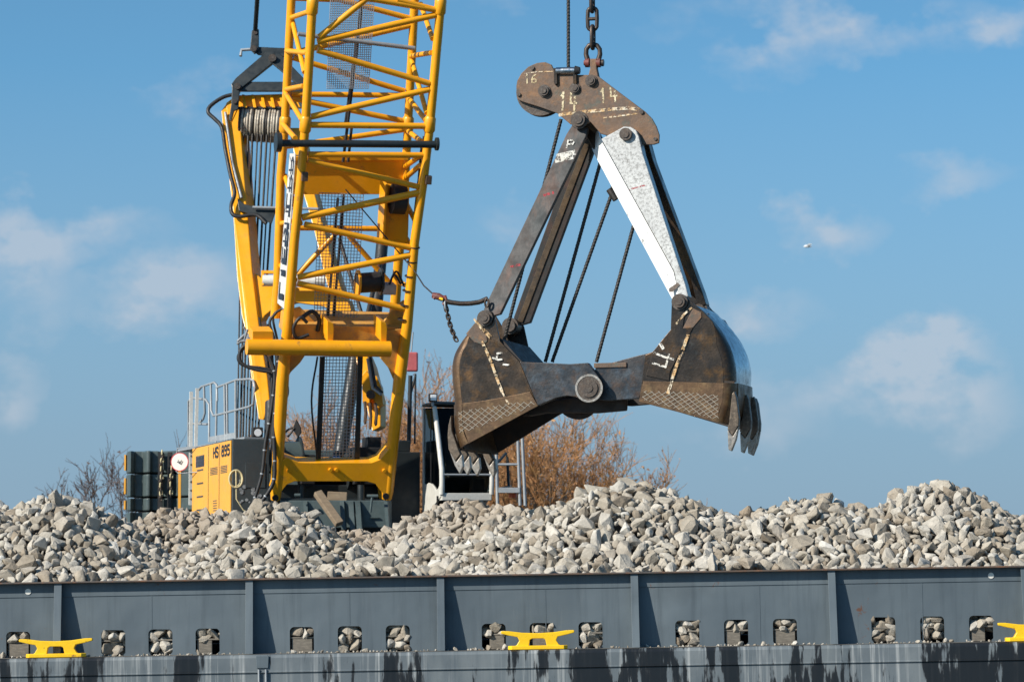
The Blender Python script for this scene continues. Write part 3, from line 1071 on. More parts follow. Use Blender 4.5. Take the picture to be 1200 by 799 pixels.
# gravel crumbs spilled along the side deck
for k in range(420):
    r = npr.uniform(0.006, 0.020) if k < 395 else npr.uniform(0.02, 0.055)
    px = npr.uniform(-20, 1220)
    if npr.uniform() < 0.7:
        px = PORTS[npr.randint(0, len(PORTS))] + npr.normal() * 22
    q = bw(BX(px), -abs(npr.normal() * 0.10) - 0.03, r * 0.6)
    v = SHAPES[k % NV][0] @ qmat(quats[k]).T * r + np.array(q)
    allv.append(v)
    allf.append(SHAPES[k % NV][1] + b)
    b += len(v)
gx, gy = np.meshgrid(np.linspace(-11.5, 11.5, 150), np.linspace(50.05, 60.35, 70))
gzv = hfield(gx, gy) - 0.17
v = np.stack([gx, gy, gzv], -1).reshape(-1, 3)
ii = np.arange(70 * 150).reshape(70, 150)
qf = np.stack([ii[:-1, :-1], ii[:-1, 1:], ii[1:, 1:], ii[1:, :-1]], -1).reshape(-1, 4)
bedf = np.concatenate([qf[:, [0, 1, 2]], qf[:, [0, 2, 3]]]) + b
nst = sum(len(f) for f in allf)
allv.append(v)
allf.append(bedf)
V = np.concatenate(allv).astype(np.float32)
F = np.concatenate(allf).astype(np.int32)
me = bpy.data.meshes.new('rubble')
me.vertices.add(len(V))
me.vertices.foreach_set('co', V.ravel())
me.loops.add(len(F) * 3)
me.loops.foreach_set('vertex_index', F.ravel())
me.polygons.add(len(F))
me.polygons.foreach_set('loop_start', np.arange(0, len(F) * 3, 3, dtype=np.int32))
me.polygons.foreach_set('loop_total', np.full(len(F), 3, np.int32))
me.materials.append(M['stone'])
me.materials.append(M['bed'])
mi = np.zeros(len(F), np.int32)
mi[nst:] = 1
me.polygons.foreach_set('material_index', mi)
me.update()
me.validate()
o = bpy.data.objects.new('rubble', me)
COL.objects.link(o)
tag(o, 'mass of small pale stones and chips filling the gaps of the heaps', 'rubble', kind='stuff')

# timber behind the openings
ORD = ['first', 'second', 'third', 'fourth', 'fifth', 'sixth', 'seventh', 'eighth', 'ninth', 'tenth', 'eleventh', 'twelfth', 'thirteenth', 'fourteenth', 'fifteenth', 'sixteenth']
bk = BM.to_3x3()
for pi, p in enumerate(PORTS):
    if p < 0 or p > 1200:
        continue
    c = BX(p)
    k = pi - 2
    kind = pi % 4
    mbp = MB().box(bw(c, 0.13, 0.235), bk @ Vector((0.24, 0, 0)), bk @ Vector((0, 0.10, 0)), bk @ Vector((0, 0, 0.012)))
    tag(mbp.build('wooden_plank', 'timber', None, 0.004, loc=bw(c, 0.17, 0.22)), 'thin flat plank lying across the %s wall opening from the left' % ORD[k], 'plank', 'planks behind the barge wall openings')
    if kind in (1, 2) or pi == 13:
        w_ = 0.16 if kind == 2 else 0.115
        dx = 0.0 if kind == 2 else (-0.05 if pi % 3 else 0.05)
        mbp = MB().box(bw(c + dx, 0.105, 0.112), bk @ Vector((w_, 0, 0)), bk @ Vector((0, 0.07, 0)), bk @ Vector((0, 0, 0.107)))
        tag(mbp.build('timber_block', 'timber', None, 0.008, loc=bw(c + dx, 0.13, 0.005)), 'wet square-cut timber block filling the %s wall opening from the left' % ORD[k], 'timber block', 'timber blocks behind the barge wall openings')

# ------------------------------------------------------------------ pontoon under the crane
mb = MB()
mb.abox(-14, 10, 61.5, 77, -1.2, 1.50)
pont = mb.build('pontoon', 'hull', None, 0.05, loc=(-2, 69, -1.2))
tag(pont, 'flat steel pontoon behind the stone heaps that carries the crane', 'pontoon')

# ------------------------------------------------------------------ crane
AZ = R(16)
Wv = Vector((math.cos(AZ), math.sin(AZ), 0))
Av = Vector((math.sin(AZ), -math.cos(AZ), 0))
ZV = Vector((0, 0, 1))
F0 = P(387, 590, 64.0)
TILT = R(18)
Bv = (Av * math.sin(TILT) + ZV * math.cos(TILT)).normalized()
Nv = Bv.cross(Wv)
if Nv.y < 0:
    Nv = -Nv


def PB(px, py, n=0.0):
    return hit(px, py, F0 + Nv * n, Nv)


def C(u, v, z):
    q = F0 + Wv * u + Av * v
    return Vector((q.x, q.y, z))


crane = empty('crawler_crane', C(0, -2.2, 1.5))
tag(crane, 'big yellow lattice-boom crawler crane with dark counterweight and white cab', 'crane')

ND = 1.5                                  # boom depth
# --- boom chords ------------------------------------------------------------
boom = MB()
FL = [(323, 585), (323.5, 574), (331, 447), (337, 384), (345, 283), (353, 206), (358, 145), (366.5, 0)]
FR = [(453, 585), (454.5, 574), (468, 447), (477, 383), (486, 283), (497, 206), (504, 145), (517, 0)]
BL = [(323, 372), (326, 330), (329, 206), (334, 145), (341.5, 0)]
BR = [(462, 372), (465, 330), (475, 206), (478.5, 140), (486, 0)]


def ext(pts, n, r):
    q = [PB(a, b, n) for a, b in pts]
    d = (q[-1] - q[-2]).normalized()
    q.append(q[-1] + d * 4.5)
    return q


rf = [0.10, 0.115, 0.125, 0.105, 0.092, 0.088, 0.088, 0.088, 0.088]
boom.tube(ext(FL, 0, 0), rf, 14)
boom.tube(ext(FR, 0, 0), rf, 14)
boom.tube(ext(BL, ND, 0), [0.11, 0.1, 0.085, 0.085, 0.085, 0.085], 12)
boom.tube(ext(BR, ND, 0), [0.11, 0.1, 0.085, 0.085, 0.085, 0.085], 12)
# thicker joint sleeves
for (a, b, n) in ((358, 146, 0), (503.5, 146, 0), (334, 146, ND), (478, 146, ND), (366, 8, 0), (516, 8, 0)):
    c = PB(a, b, n)
    boom.tube([c - Bv * 0.16, c - Bv * 0.12, c + Bv * 0.12, c + Bv * 0.16], [0.09, 0.115, 0.115, 0.09], 12)
boom_o = boom.build('boom', 'yellow', crane)

# foot cross head between the legs
fh = MB()
crosshead = [(330, 540), (336, 536), (350, 541.5), (365, 542), (435, 542), (446, 538), (455, 527), (462, 522), (457, 575), (449, 590), (448, 577), (440, 567), (430, 564), (345, 564), (336, 568), (329, 577), (324, 592), (320, 575)]
fh.prism([PB(a, b, -0.10) for a, b in crosshead], Nv * 0.42)
for a, b in ((338, 551), (387, 550), (394, 550), (450, 551)):
    fh.disc(PB(a, b, -0.10), -Nv * 0.05, 0.035, 10)
fho = fh.build('boom_foot', 'yellow', boom_o, 0.012)
for a, b in ((322.5, 583), (452, 581)):
    MB().disc(PB(a, b, -0.112), -Nv * 0.03, 0.065, 16).build('dark_cutout_disc', 'black', fho)  # black discs stand in for the shade in the clevis cutouts
# upper cross beam with gussets
ub = MB()
ub.prism([PB(a, b, 0.12) for a, b in ((344, 380), (474, 384), (472, 402), (342, 402))], Nv * 1.35)
ub.prism([PB(a, b, 0.05) for a, b in ((341, 396), (362, 410), (352, 425), (341, 436), (336, 446), (333, 446), (337, 396))], Nv * 0.10)
ub.prism([PB(a, b, 0.05) for a, b in ((476, 384), (452, 388), (446, 420), (456, 432), (462, 446), (464, 468), (468, 446))], Nv * 0.10)
ub.prism([PB(a, b, 0.4) for a, b in ((344, 362), (352, 360), (372, 380), (344, 384))], Nv * 0.08)
ub.prism([PB(a, b, 0.4) for a, b in ((474, 352), (462, 360), (446, 382), (474, 386))], Nv * 0.08)
ub.build('cross_beam', 'yellow_dusty', boom_o, 0.012)
cb = MB()
cb.tube([PB(289, 406.5, -0.45), PB(457, 409, -0.45)], 0.157, 20)
cbo = cb.build('cross_tube', 'yellow', boom_o, 0.01)
for a in (383.5, 446):
    m_ = MB()
    m_.prism([PB(x, y, -0.35) for x, y in ((a, 376), (a + 7, 379), (a + 8, 385), (a + 7, 400), (a, 400))], Nv * 0.62)
    m_.build('lug', 'yellow', cbo, 0.012)
m_ = MB()
m_.prism([PB(x, y, -0.42) for x, y in ((296, 388), (320, 388), (320, 400), (296, 400))], Nv * 0.4)
m_.build('bracket', 'yellow', cbo, 0.01)

# --- lattice braces ----------------------------------------------------------
BR_F = [((372, 49), (510, 18), .062), ((372, 59), (503, 98), .062), ((365, 137), (503, 105), .062), ((362, 146.5), (500, 148), .062), ((465, 0), (512, 12), .055),
        ((361, 181), (495, 182), .058), ((361, 188), (490, 219), .058), ((354, 255), (491, 226), .068), ((357, 263), (484, 291), .062), ((349, 325), (482, 299), .062),
        ((349, 332), (474, 362), .062), ((374, 44), (465, -30), .062), ((370, -12), (512, 12), .062)]
BR_B = [((345, 62), (481, 30), .058), ((398, 0), (481, 22), .058), ((344, 68), (474, 107), .058), ((341, 110.5), (468, 112), .055), ((341, 115), (478, 143), .058),
        ((334, 172), (474, 152), .055), ((340, 267), (444, 268), .055), ((349, 322), (394, 273), .055), ((409, 277), (457, 332), .055), ((345, -2), (398, 0), .058)]
BR_S = [((341, 21), (362, 14), 'L'), ((343, 26), (357, 85), 'L'), ((335, 105), (356, 101), 'L'), ((334, 108), (354, 141), 'L'), ((331, 145), (346, 162), 'L'), ((334, 206), (352, 262), 'L'),
        ((329, 262), (350, 258), 'L'), ((328, 310), (346, 328), 'L'), ((336, 60), (360, 62), 'L'),
        ((493, 5), (507, 46), 'R'), ((481, 66), (506, 62), 'R'), ((482, 69), (500, 133), 'R'), ((478, 114), (499, 141), 'R'), ((476, 152), (494, 166), 'R'), ((474, 196), (494, 182), 'R'),
        ((474, 210), (492, 194), 'R'), ((470, 270), (484, 292), 'R'), ((466, 330), (480, 336), 'R'), ((473, 232), (488, 262), 'R')]
for (a, b, r) in BR_F:
    MB().tube([PB(*a, 0), PB(*b, 0)], r, 10).build('brace', 'yellow', boom_o)
for (a, b, r) in BR_B:
    MB().tube([PB(*a, ND), PB(*b, ND)], r, 10).build('brace', 'yellow', boom_o)
for (a, b, s) in BR_S:
    MB().tube([PB(*a, ND), PB(*b, 0)], 0.052, 8).build('brace', 'yellow', boom_o)

# plate across the back chords, side plate, pin tube
m_ = MB().prism([PB(a, b, ND - 0.06) for a, b in ((341, 188), (479, 187), (476, 228), (339, 228))], Nv * 0.10)
m_.prism([PB(a, b, ND - 0.12) for a, b in ((341, 184), (479, 183), (479, 188), (341, 189))], Nv * 0.22)
m_.build('web_plate', 'yellow', boom_o, 0.008)
m_ = MB().prism([PB(a, b, 0.55) for a, b in ((452, 216), (480, 220), (478, 290), (448, 282))], Nv * 0.12)
m_.prism([PB(a, b, 0.35) for a, b in ((452, 216), (455, 216), (451, 283), (448, 283))], Nv * 0.5)
m_.build('side_plate', 'yellow', boom_o, 0.008)
drum = MB()
drum.tube([PB(459, 233, 0.30), PB(474, 234, 0.30)], 0.30, 22)
drum.build('tagline_drum', 'black', boom_o)
pt = MB()
pt.tube([PB(330, 168, -0.22), PB(513, 169.5, -0.22)], 0.072, 14)
pt.build('pin_tube', 'dark', boom_o)
for (a, b, r, w) in ((326, 167, 0.19, 0.10), (512, 169, 0.13, 0.05)):
    c = PB(a, b, -0.22)
    MB().disc(c - Wv * w / 2, Wv * w, r, 18).build('flange', 'dark', boom_o)
for (a, b) in ((357, 207), (502, 211)):
    MB().box(PB(a, b, -0.13), Wv * 0.06, Nv * 0.05, Bv * 0.085).build('stop_block', 'rust', boom_o, 0.008)

# wire mesh screens
def screen(name, quad, n, step, r, frame=None, parent=None, mat='galv'):
    a, b, c, d = [PB(*q, n) for q in quad]               # top-left, top-right, bottom-right, bottom-left
    m_ = MB()
    nu = max(3, int((b - a).length / step))
    nv = max(3, int((d - a).length / step))
    for i in range(nu + 1):
        t = i / nu
        p, q = a.lerp(b, t), d.lerp(c, t)
        m_.beam(p, q, Wv, r, r)
    for j in range(nv + 1):
        t = j / nv
        m_.beam(a.lerp(d, t) + Nv * r, b.lerp(c, t) + Nv * r, Bv, r, r)
    o = m_.build(name, mat, parent)
    if frame:
        f = MB()
        f.beam(a - Wv * 0.02, d - Wv * 0.02, Wv, frame, 0.05)
        f.beam(b + Wv * 0.02, c + Wv * 0.02, Wv, frame, 0.05)
        f.build('screen_frame', 'dark', o)
    return o


screen('mesh_screen', ((389, -40), (441, -40), (432, 104), (383, 104)), 0.8, 0.044, 0.0125, None, boom_o, 'meshlight')
screen('mesh_screen', ((374, 226), (426, 228), (418, 372), (368, 372)), 0.9, 0.064, 0.011, None, boom_o)
screen('mesh_screen', ((379, 418), (421, 418), (417, 541), (374, 541)), 0.2, 0.066, 0.012, 0.10, boom_o)
bar = MB()
bar.tube([PB(349, 40, 0.75), PB(486, 57, 0.75)], 0.045, 8)
bar.build('guide_bar', 'galv', boom_o)

# name board on the left face of the boom
q = [PB(346, 180, 0.35), PB(339.5, 180, 0.95), PB(325, 355, 0.95), PB(333, 362, 0.35)]
nb_n = (q[1] - q[0]).cross(q[3] - q[0]).normalized()
if nb_n.x > 0:
    nb_n = -nb_n
nb = MB().prism(q, -nb_n * 0.015).build('name_board', 'white', boom_o)
m_ = MB()
ey = (q[0] - q[1])
ey = ey * 0.66
exu = (q[1] - q[2])
LN = exu.length
exu.normalize()
cell = LN / 8.2
write(m_, 'LIEBHERR', q[2] + exu * 0.16 + (q[3] - q[2]) * 0.17, exu * cell * 0.66, ey, nb_n, 0.125, 1.47)
m_.build('lettering', 'navy', nb)

# hoses and cables along the boom
HOSES = [([(476, 380), (481, 300), (492, 200), (497, 160)], 0.5, .03), ([(474, 372), (484, 290), (489, 230), (494, 172)], 0.8, .028),
         ([(487, 262), (482, 300), (486, 320), (478, 352)], 0.6, .02), ([(372, 418), (365, 470), (372, 538)], 0.1, .02),
         ([(360, 378), (352, 372), (344, 384), (348, 396), (362, 392)], -0.1, .035), ([(354, 372), (366, 365), (374, 374), (372, 388)], 0.1, .045),
         ([(470, 333), (462, 322), (456, 334), (452, 345)], 0.3, .022), ([(474, 336), (464, 318), (454, 340)], 0.4, .022)]
for pts, n, r in HOSES:
    q = [PB(a, b, n) for a, b in pts]
    MB().smooth(q, r, 7).build('hose', 'black', boom_o)
for k in range(6):                                   # cable clips on the right chord
    t = k / 5
    a = 486 - 14 * t
    b = 290 + 84 * t
    c = PB(a, b, 0)
    MB().tube([c - Bv * 0.012, c + Bv * 0.012], 0.105, 12).build('cable_clip', 'black', boom_o)
# auxiliary winch inside the boom
c0, c1 = PB(418, 332, 0.5), PB(445, 330, 0.5)
wi = MB().tube([c0, c1], 0.20, 20).build('auxiliary_winch', 'black', boom_o)
for c in (c0, c1):
    MB().disc(c, Wv * 0.04, 0.27, 20).build('winch_flange', 'yellow' if c is c0 else 'dark', wi)
MB().box(PB(455, 338, 0.4), Wv * 0.13, Nv * 0.15, Bv * 0.10).build('winch_motor', 'galv', wi, 0.01)
# ropes inside boom
for (a, b, n) in (((396, 232), (384, 372), 1.0), ((403, 228), (391, 372), 1.0), ((430, -40), (404, 150), 1.1), ((412, 150), (408, 190), 1.1)):
    MB().tube([PB(*a, n), PB(*b, n)], 0.028, 6).build('boom_rope', 'rope', boom_o)
MB().tube([PB(430, -40, 0.9), PB(402, 190, 0.9)], 0.03, 6).build('boom_rope', 'rope', boom_o)

# --- A-frame -----------------------------------------------------------------
AFY = lambda y: 68.2 - (y - 110) / (490 - 110) * 2.9


def PA(px, py, dy=0.0):
    return P(px, py, AFY(py) + dy)


af = MB()
af.prism([PA(a, b) for a, b in ((259, 130), (267, 119), (279, 118), (281, 140), (288.5, 238), (290, 250), (295.5, 318), (302, 371), (305, 395), (313, 440), (316, 470), (309, 492), (303, 491), (299, 466), (294, 440), (288, 390), (283, 369), (277.5, 324), (273, 250), (272, 239), (262, 160))], Vector((0.15, 0.40, 0)))
afr = [(338, 150), (352, 150), (368, 225), (388, 300), (410, 370), (436, 430), (446, 470), (446, 500), (436, 505), (428, 470), (412, 400), (388, 355), (368, 270), (352, 215)]
af.prism([PA(a, b, 0.3) for a, b in afr], Vector((0.10, 0.38, 0)))
arch = [(296, 318), (306, 326), (318, 332), (335, 335), (385, 340), (408, 352), (424, 400), (414, 395), (398, 372), (380, 359), (345, 354), (322, 360), (310, 370), (303, 382)]
af.prism([PA(a, b, 0.12) for a, b in arch], Vector((0.08, 0.30, 0)))
afo = af.build('a_frame', 'yellow', crane, 0.02)
hd = MB()
hd.prism([PA(a, b, -0.02) for a, b in ((265, 121), (277, 112), (345, 110), (352, 126), (279, 126), (268, 150))], Vector((0.1, 0.55, 0.05)))
for k in range(6):
    a = 283 + k * 11
    hd.prism([PA(a, 111, -0.08), PA(a + 3.5, 111, -0.08), PA(a + 6.5, 126, -0.22), PA(a + 3, 126, -0.22)], Vector((0, 0.1, 0)))
hd.build('sheave_housing', 'yellow', afo, 0.008)
# sheave stack
sc0, sc1 = PA(281, 145, 0.25), PA(337, 148, 0.25)
ax = (sc1 - sc0).normalized()
LN = (sc1 - sc0).length
for k in range(9):
    c = sc0 + ax * (LN * (k + 0.5) / 9)
    ww = LN / 9 * 0.5
    m_ = MB()
    m_.tube([c - ax * ww * 0.98, c - ax * ww * 0.8, c + ax * ww * 0.8, c + ax * ww * 0.98], [0.36, 0.33, 0.33, 0.36], 26)
    so_ = m_.build('sheave', 'rope', afo)
    u_ = ax.orthogonal().normalized()
    w_ = ax.cross(u_)
    for q in (-0.42, 0.42):
        pts = [c + ax * ww * q + (u_ * math.cos(2 * math.pi * j / 28) + w_ * math.sin(2 * math.pi * j / 28)) * 0.352 for j in range(28)]
        MB().tube(pts, 0.030, 7, True).build('rope_wrap', 'ropelight' if (k * 2 + (q > 0)) % 5 else 'rope', so_)
MB().tube([PA(279, 127, -0.1), PA(345, 127, -0.1)], 0.035, 8).build('guard_rod', 'dark', afo)
# reeved luffing ropes hanging from the sheaves into the house
xs = [285.5, 291, 296, 302, 307, 313, 318, 324]
xe = [278.0, 281.5, 284.5, 288, 291.5, 295, 298.5, 302]
for i, (a, b) in enumerate(zip(xs, xe)):
    MB().tube([PA(a, 152, 0.05), PA((a + b) / 2 - 0.6, 330, 0.75), P(b, 516, 66.6)], 0.024 if i % 3 else 0.017, 7).build('luffing_rope', 'rope', afo)
# dark link triangle and pendant on top
lk = MB()
DYT = -0.35
for pts in ([(271, 99), (276, 92), (312, 61), (321, 60), (327, 68), (321, 73), (282, 104), (279, 112), (273, 112)],
            [(316, 62), (327, 62), (356, 92), (357, 105), (350, 100), (316, 72)]):
    lk.prism([PA(a, b, DYT) for a, b in pts], Vector((0, 0.2, 0)))
lk.prism([PA(a, b, DYT + 0.05) for a, b in ((282, 96), (356, 96), (356, 107), (279, 107))], Vector((0, 0.14, 0)))
lk.prism([PA(a, b, DYT - 0.03) for a, b in ((272, 100), (281, 100), (279, 128), (274, 130), (271, 142), (268, 140), (271, 122))], Vector((0, 0.12, 0)))
lk.prism([PA(a, b, DYT + 0.02) for a, b in ((294, 58), (298, 55), (345, 57), (350, 66), (320, 67), (302, 64))], Vector((0, 0.12, 0)))
lk.prism([PA(a, b, DYT - 0.05) for a, b in ((295, 36), (303, 34), (303, 58), (298, 63), (293, 58))], Vector((0, 0.16, 0)))
lko = lk.build('pendant_link', 'dark', afo, 0.012)
for a, b, r in ((319, 68, .085), (278, 101, .07), (297, 57, .07), (299, 38, .05), (275, 119, .05)):
    MB().disc(PA(a, b, DYT - 0.10), Vector((0, 0.1, 0)), r, 14).build('pin', 'pin', lko)
MB().tube([PA(295, 58, DYT), PA(283, 59, DYT), PA(282, 66, DYT)], 0.035, 8).build('locking_pin', 'galv', lko)
MB().tube([PA(299, 38, DYT), P(304, -40, 66.5)], 0.05, 8).build('pendant_rope', 'dark', lko)
# cable loop and tie at the left leg
loop = [(279, 110), (262, 114), (247, 124), (244, 132), (252, 140), (260, 150), (264, 175), (270, 205), (275, 226), (271, 240), (272, 250), (280, 254), (300, 252), (312, 262)]
q = [PA(a, b, -0.15) for a, b in loop]
MB().smooth(q, 0.042, 8).build('cable_loop', 'black', afo)
MB().tube([PA(264, 132, -0.08), PA(272, 190, -0.08), PA(283, 232, -0.08)], 0.03, 8).build('grease_pipe', 'galv', afo)
tie = MB()
tie.prism([PA(a, b, -0.1) for a, b in ((278, 232), (286, 239), (300, 243), (340, 244), (340, 250), (322, 250), (318, 262), (310, 258), (290, 250), (280, 247))], Vector((0, 0.12, 0)))
tieo = tie.build('retaining_strut', 'dark', afo, 0.01)
MB().tube([PA(296, 243, -0.2), PA(374, 245, -0.2)], 0.03, 8).build('strut_rod', 'galv', tieo)
MB().tube([PA(308, 329, -0.3), PA(380, 329, -0.3)], 0.12, 16).build('hydraulic_cylinder', 'white', afo)
m_ = MB()
m_.prism([PA(a, b, -0.38) for a, b in ((306, 317), (324, 317), (324, 320), (309, 320), (309, 334), (306, 334))], Vector((0, 0.2, 0)))
m_.build('cylinder_bracket', 'yellow', afo)
# A-frame back struts (telescopic, dark)
for (a, b, r, mt) in (((452, 240, 68.5), (440, 372, 67.5), .13, 'black'), ((424, 372, 66.6), (398, 535, 65.8), .15, 'dark'), ((447, 300, 67), (430, 372, 66), .05, 'rope'), ((398, 280, 67), (425, 372, 66), .04, 'rope')):
    MB().tube([P(*a), P(*b)], r, 10).build('strut', mt, afo)
# right-hand foot castings of the A-frame
m_ = MB()
m_.prism([P(a, b, 65.4) for a, b in ((424, 440), (429, 434), (434, 440), (433, 472), (425, 472))], Vector((0.03, 0.3, 0)))
m_.prism([P(a, b, 65.5) for a, b in ((433, 446), (441, 440), (447, 454), (449, 474), (443, 478), (434, 462))], Vector((0.03, 0.2, 0)))
ff = m_.build('frame_foot', 'yellow', afo, 0.006)
for x, y0_, y1_ in ((425.5, 470, 497), (431.5, 472, 503), (438.0, 472, 499)):
    m_ = MB()
    m_.prism([P(a, b, 65.2) for a, b in ((x, y0_), (x + 2.6, y0_), (x + 3.6, (y0_ + y1_) / 2), (x + 2.8, y1_ - 2), (x + 1.2, y1_), (x + 0.2, y1_ - 3), (x + 1.2, (y0_ + y1_) / 2))], Vector((0.02, 0.12, 0)))
    m_.build('hook_plate', 'rust', ff, 0.004)
m_ = MB()
m_.disc(P(434, 462, 65.15), Vector((0, 0.4, 0)), 0.09, 14)
m_.build('pivot_pin', 'pin', ff, 0.006)
MB().tube([P(431, 420, 65), P(437, 455, 65), P(447, 462, 64.9)], 0.035, 8).build('hydraulic_pipe', 'galv', afo)
MB().tube([P(434, 418, 65), P(440, 452, 65), P(448, 460, 64.9)], 0.03, 8).build('hydraulic_pipe', 'black', afo)

# --- house ---------------------------------------------------------------------
ZT = 5.53
hs = MB()


def cbox(mb_, u0, u1, v0, v1, z0, z1):
    return mb_.box(C((u0 + u1) / 2, (v0 + v1) / 2, (z0 + z1) / 2), Wv * ((u1 - u0) / 2), Av * ((v1 - v0) / 2), ZV * ((z1 - z0) / 2))


UL = -1.82
hs = cbox(MB(), UL, -1.05, -5.2, -0.9, 3.3, ZT)
hso = hs.build('engine_house', 'house_dark', crane, 0.02)
yp = cbox(MB(), UL - 0.03, UL - 0.002, -5.2, -0.93, 3.35, ZT - 0.03).build('side_panel', 'house_yellow', hso, 0.008)
sn = -Wv
lm = MB()
for (v0, v1, z0, z1) in ((-1.25, -1.95, 4.86, 5.02), (-2.3, -3.1, 4.86, 5.02), (-1.3, -1.85, 3.6, 4.6), (-2.35, -2.75, 4.1, 4.35)):
    for k in range(5):
        z = z0 + (z1 - z0) * (k + 0.5) / 5
        if z1 - z0 > 0.5:
            continue
        cbox(lm, UL - 0.036, UL - 0.028, v1, v0, z - 0.008, z + 0.008)
for v in (-2.1, -3.3):
    cbox(lm, UL - 0.038, UL - 0.026, v - 0.008, v + 0.008, 3.4, ZT - 0.06)
for k in range(7):
    cbox(lm, UL - 0.040, UL - 0.029, -4.6, -3.9, 3.6 + k * 0.28, 3.63 + k * 0.28)
lm.build('louvre', 'house_dark', yp)
tx = MB()
write(tx, 'HS 895', C(UL - 0.033, -2.75, 5.22), Av * 0.215, ZV * 0.19, sn, 0.048, 1.42)
tx.build('lettering', 'navy', yp)
dm = MB()
cbox(dm, UL - 0.036, UL - 0.029, -4.75, -3.8, 5.08, 5.32)
dm.build('dark_decal', 'navy', yp)
# rivet-like pads on the dark front panel
rv_ = MB()
for k in range(22):
    u = -1.68 + rnd.uniform(0, 0.5)
    z = 4.22 + rnd.uniform(0, 0.55)
    rv_.disc(C(u, -0.9, z), Av * 0.012, rnd.uniform(0.018, 0.04), 10)
rv_.build('round_pad', 'galv', hso)
fr = cbox(MB(), -1.55, -1.14, -0.905, -0.885, 4.55, 5.05).build('access_panel', 'house_dark', hso, 0.004)
# work lamp on the house roof
wl = MB().box(C(-1.30, -0.95, ZT + 0.14), Wv * 0.11, Av * 0.06, ZV * 0.10).build('work_lamp', 'black', hso, 0.02)
MB().disc(C(-1.30, -0.89, ZT + 0.13), Av * 0.012, 0.075, 16).build('lens', 'lens', wl)
MB().tube([C(-1.02, -1.0, ZT + 0.02), C(-1.0, -1.0, ZT + 0.55), C(-0.98, -1.1, ZT + 0.75)], 0.13, 14).build('exhaust_pipe', 'black', hso)
# middle and right side of the superstructure
mid = MB()
cbox(mid, -1.05, 1.25, -5.2, -0.9, 3.3, 4.62)
cbox(mid, -1.05, 1.25, -0.9, 0.1, 3.55, 4.32)
mido = mid.build('main_frame', 'dark', crane, 0.02)
rh = cbox(MB(), 1.28, 1.93, -5.2, -0.30, 2.9, 5.28)
cbox(rh, 1.35, 1.75, -0.9, -0.4, 5.28, 5.52)
rh.build('right_house', 'dark', crane, 0.02)
# winch drums, mirror and fittings inside
for (u0, u1, v, z, r, mt) in ((-0.92, -0.42, -1.1, 5.14, 0.36, 'counter'), (-0.2, 0.9, -1.8, 4.90, 0.34, 'rope'), (0.55, 1.15, -1.0, 4.90, 0.28, 'black')):
    d_ = MB().tube([C(u0, v, z), C(u1, v, z)], r, 22).build('winch_drum', mt, mido)
    for u in (u0, u1):
        MB().disc(C(u, v, z), Wv * 0.03, r + 0.10, 22).build('drum_flange', 'dark', d_)
for (u0, u1, v0, v1, z0, z1) in ((-0.45, -0.15, -0.9, -0.7, 4.62, 5.22), (-1.02, -0.93, -0.9, -0.6, 4.62, 5.45), (0.62, 1.24, -1.3, -0.6, 4.62, 5.38), (0.95, 1.24, -1.3, -0.8, 5.382, 5.60)):
    cbox(MB(), u0, u1, v0, v1, z0, z1).build('valve_block', 'black', mido, 0.02)
cbox(MB(), 0.30, 0.46, -1.2, -1.05, 5.0, 5.2).build('blue_canister', 'blue', mido, 0.02)
mr = MB()
mr.tube([P(334, 507, 64.8), P(338, 503, 64.8), P(343, 501, 64.8)], 0.02, 6)
mr.tube([P(337, 512, 64.8), P(342, 506, 64.8), P(345, 501, 64.8)], 0.02, 6)
mro = mr.build('mirror_arm', 'black', crane)
MB().prism([P(a, b, 64.8) for a, b in ((347, 491), (352, 500), (353, 506), (349, 513), (344, 505), (343.5, 500))], Vector((0.01, 0.05, 0))).build('mirror', 'black', mro, 0.01)
# red beacon box on a pole
pl = MB().tube([P(479, 520, 66.5), P(481, 440, 66.5)], 0.045, 8)
pl.tube([P(479, 470, 66.5), P(487, 440, 66.5)], 0.025, 6)
pl.tube([P(486, 520, 66.5), P(487, 438, 66.5)], 0.02, 6)
plo = pl.build('lamp_pole', 'dark', crane)
MB().box(P(483, 424, 66.5), (0.12, 0, 0), (0, 0.1, 0), (0, 0, 0.20)).build('red_lamp_box', 'redpaint', plo, 0.03)
MB().tube([P(482, 412, 66.5), P(484, 389, 66.5)], 0.014, 6).build('antenna', 'galv', plo)

# walkway railing, ladder
YR = lambda x: 65.6 + (297 - x) / 76.0 * 4.0


def PR_(a, b):
    return P(a, b, YR(a))


RAILS = [[(221, 528), (221, 470), (224, 466), (241, 468), (245, 474), (245, 518)], [(222, 496), (243, 497)],
         [(239, 453), (240, 484), (238, 491), (234, 495)], [(233, 457), (236, 453), (251, 448), (254, 451), (254.5, 470)],
         [(247, 450), (247.5, 481), (250, 487), (255, 486), (292, 476.5), (297, 473), (298.5, 452), (297, 446), (293, 444), (277, 445), (254, 454)],
         [(254, 454), (253, 519)], [(263, 451), (264, 516)], [(276, 445), (276, 514)], [(266, 450), (266.5, 516)]]
rl = MB()
rail_o = None
for i, r_ in enumerate(RAILS):
    m_ = MB().tube([PR_(a, b) for a, b in r_], 0.025, 8)
    if rail_o is None:
        rail_o = m_.build('railing', 'galv', crane)
    else:
        m_.build('rail', 'galv', rail_o)
m_ = MB()
for a, b in (((221, 528), (300, 513)),):
    p0, p1 = PR_(*a), PR_(*b)
    m_.beam(p0, p1, ZV, 0.04, 0.5)
m_.beam(PR_(246, 515), PR_(275, 510), ZV, 0.12, 0.02)
m_.build('walkway', 'galv', rail_o)
ld = MB()
for (a, b) in (((226, 460), (225, 592)), ((233, 456), (229.5, 592))):
    ld.beam(PR_(*a) + Vector((0, -0.35, 0)), PR_(*b) + Vector((0, -0.35, 0)), Wv, 0.07, 0.05)
ldo = ld.build('ladder', 'white', crane)
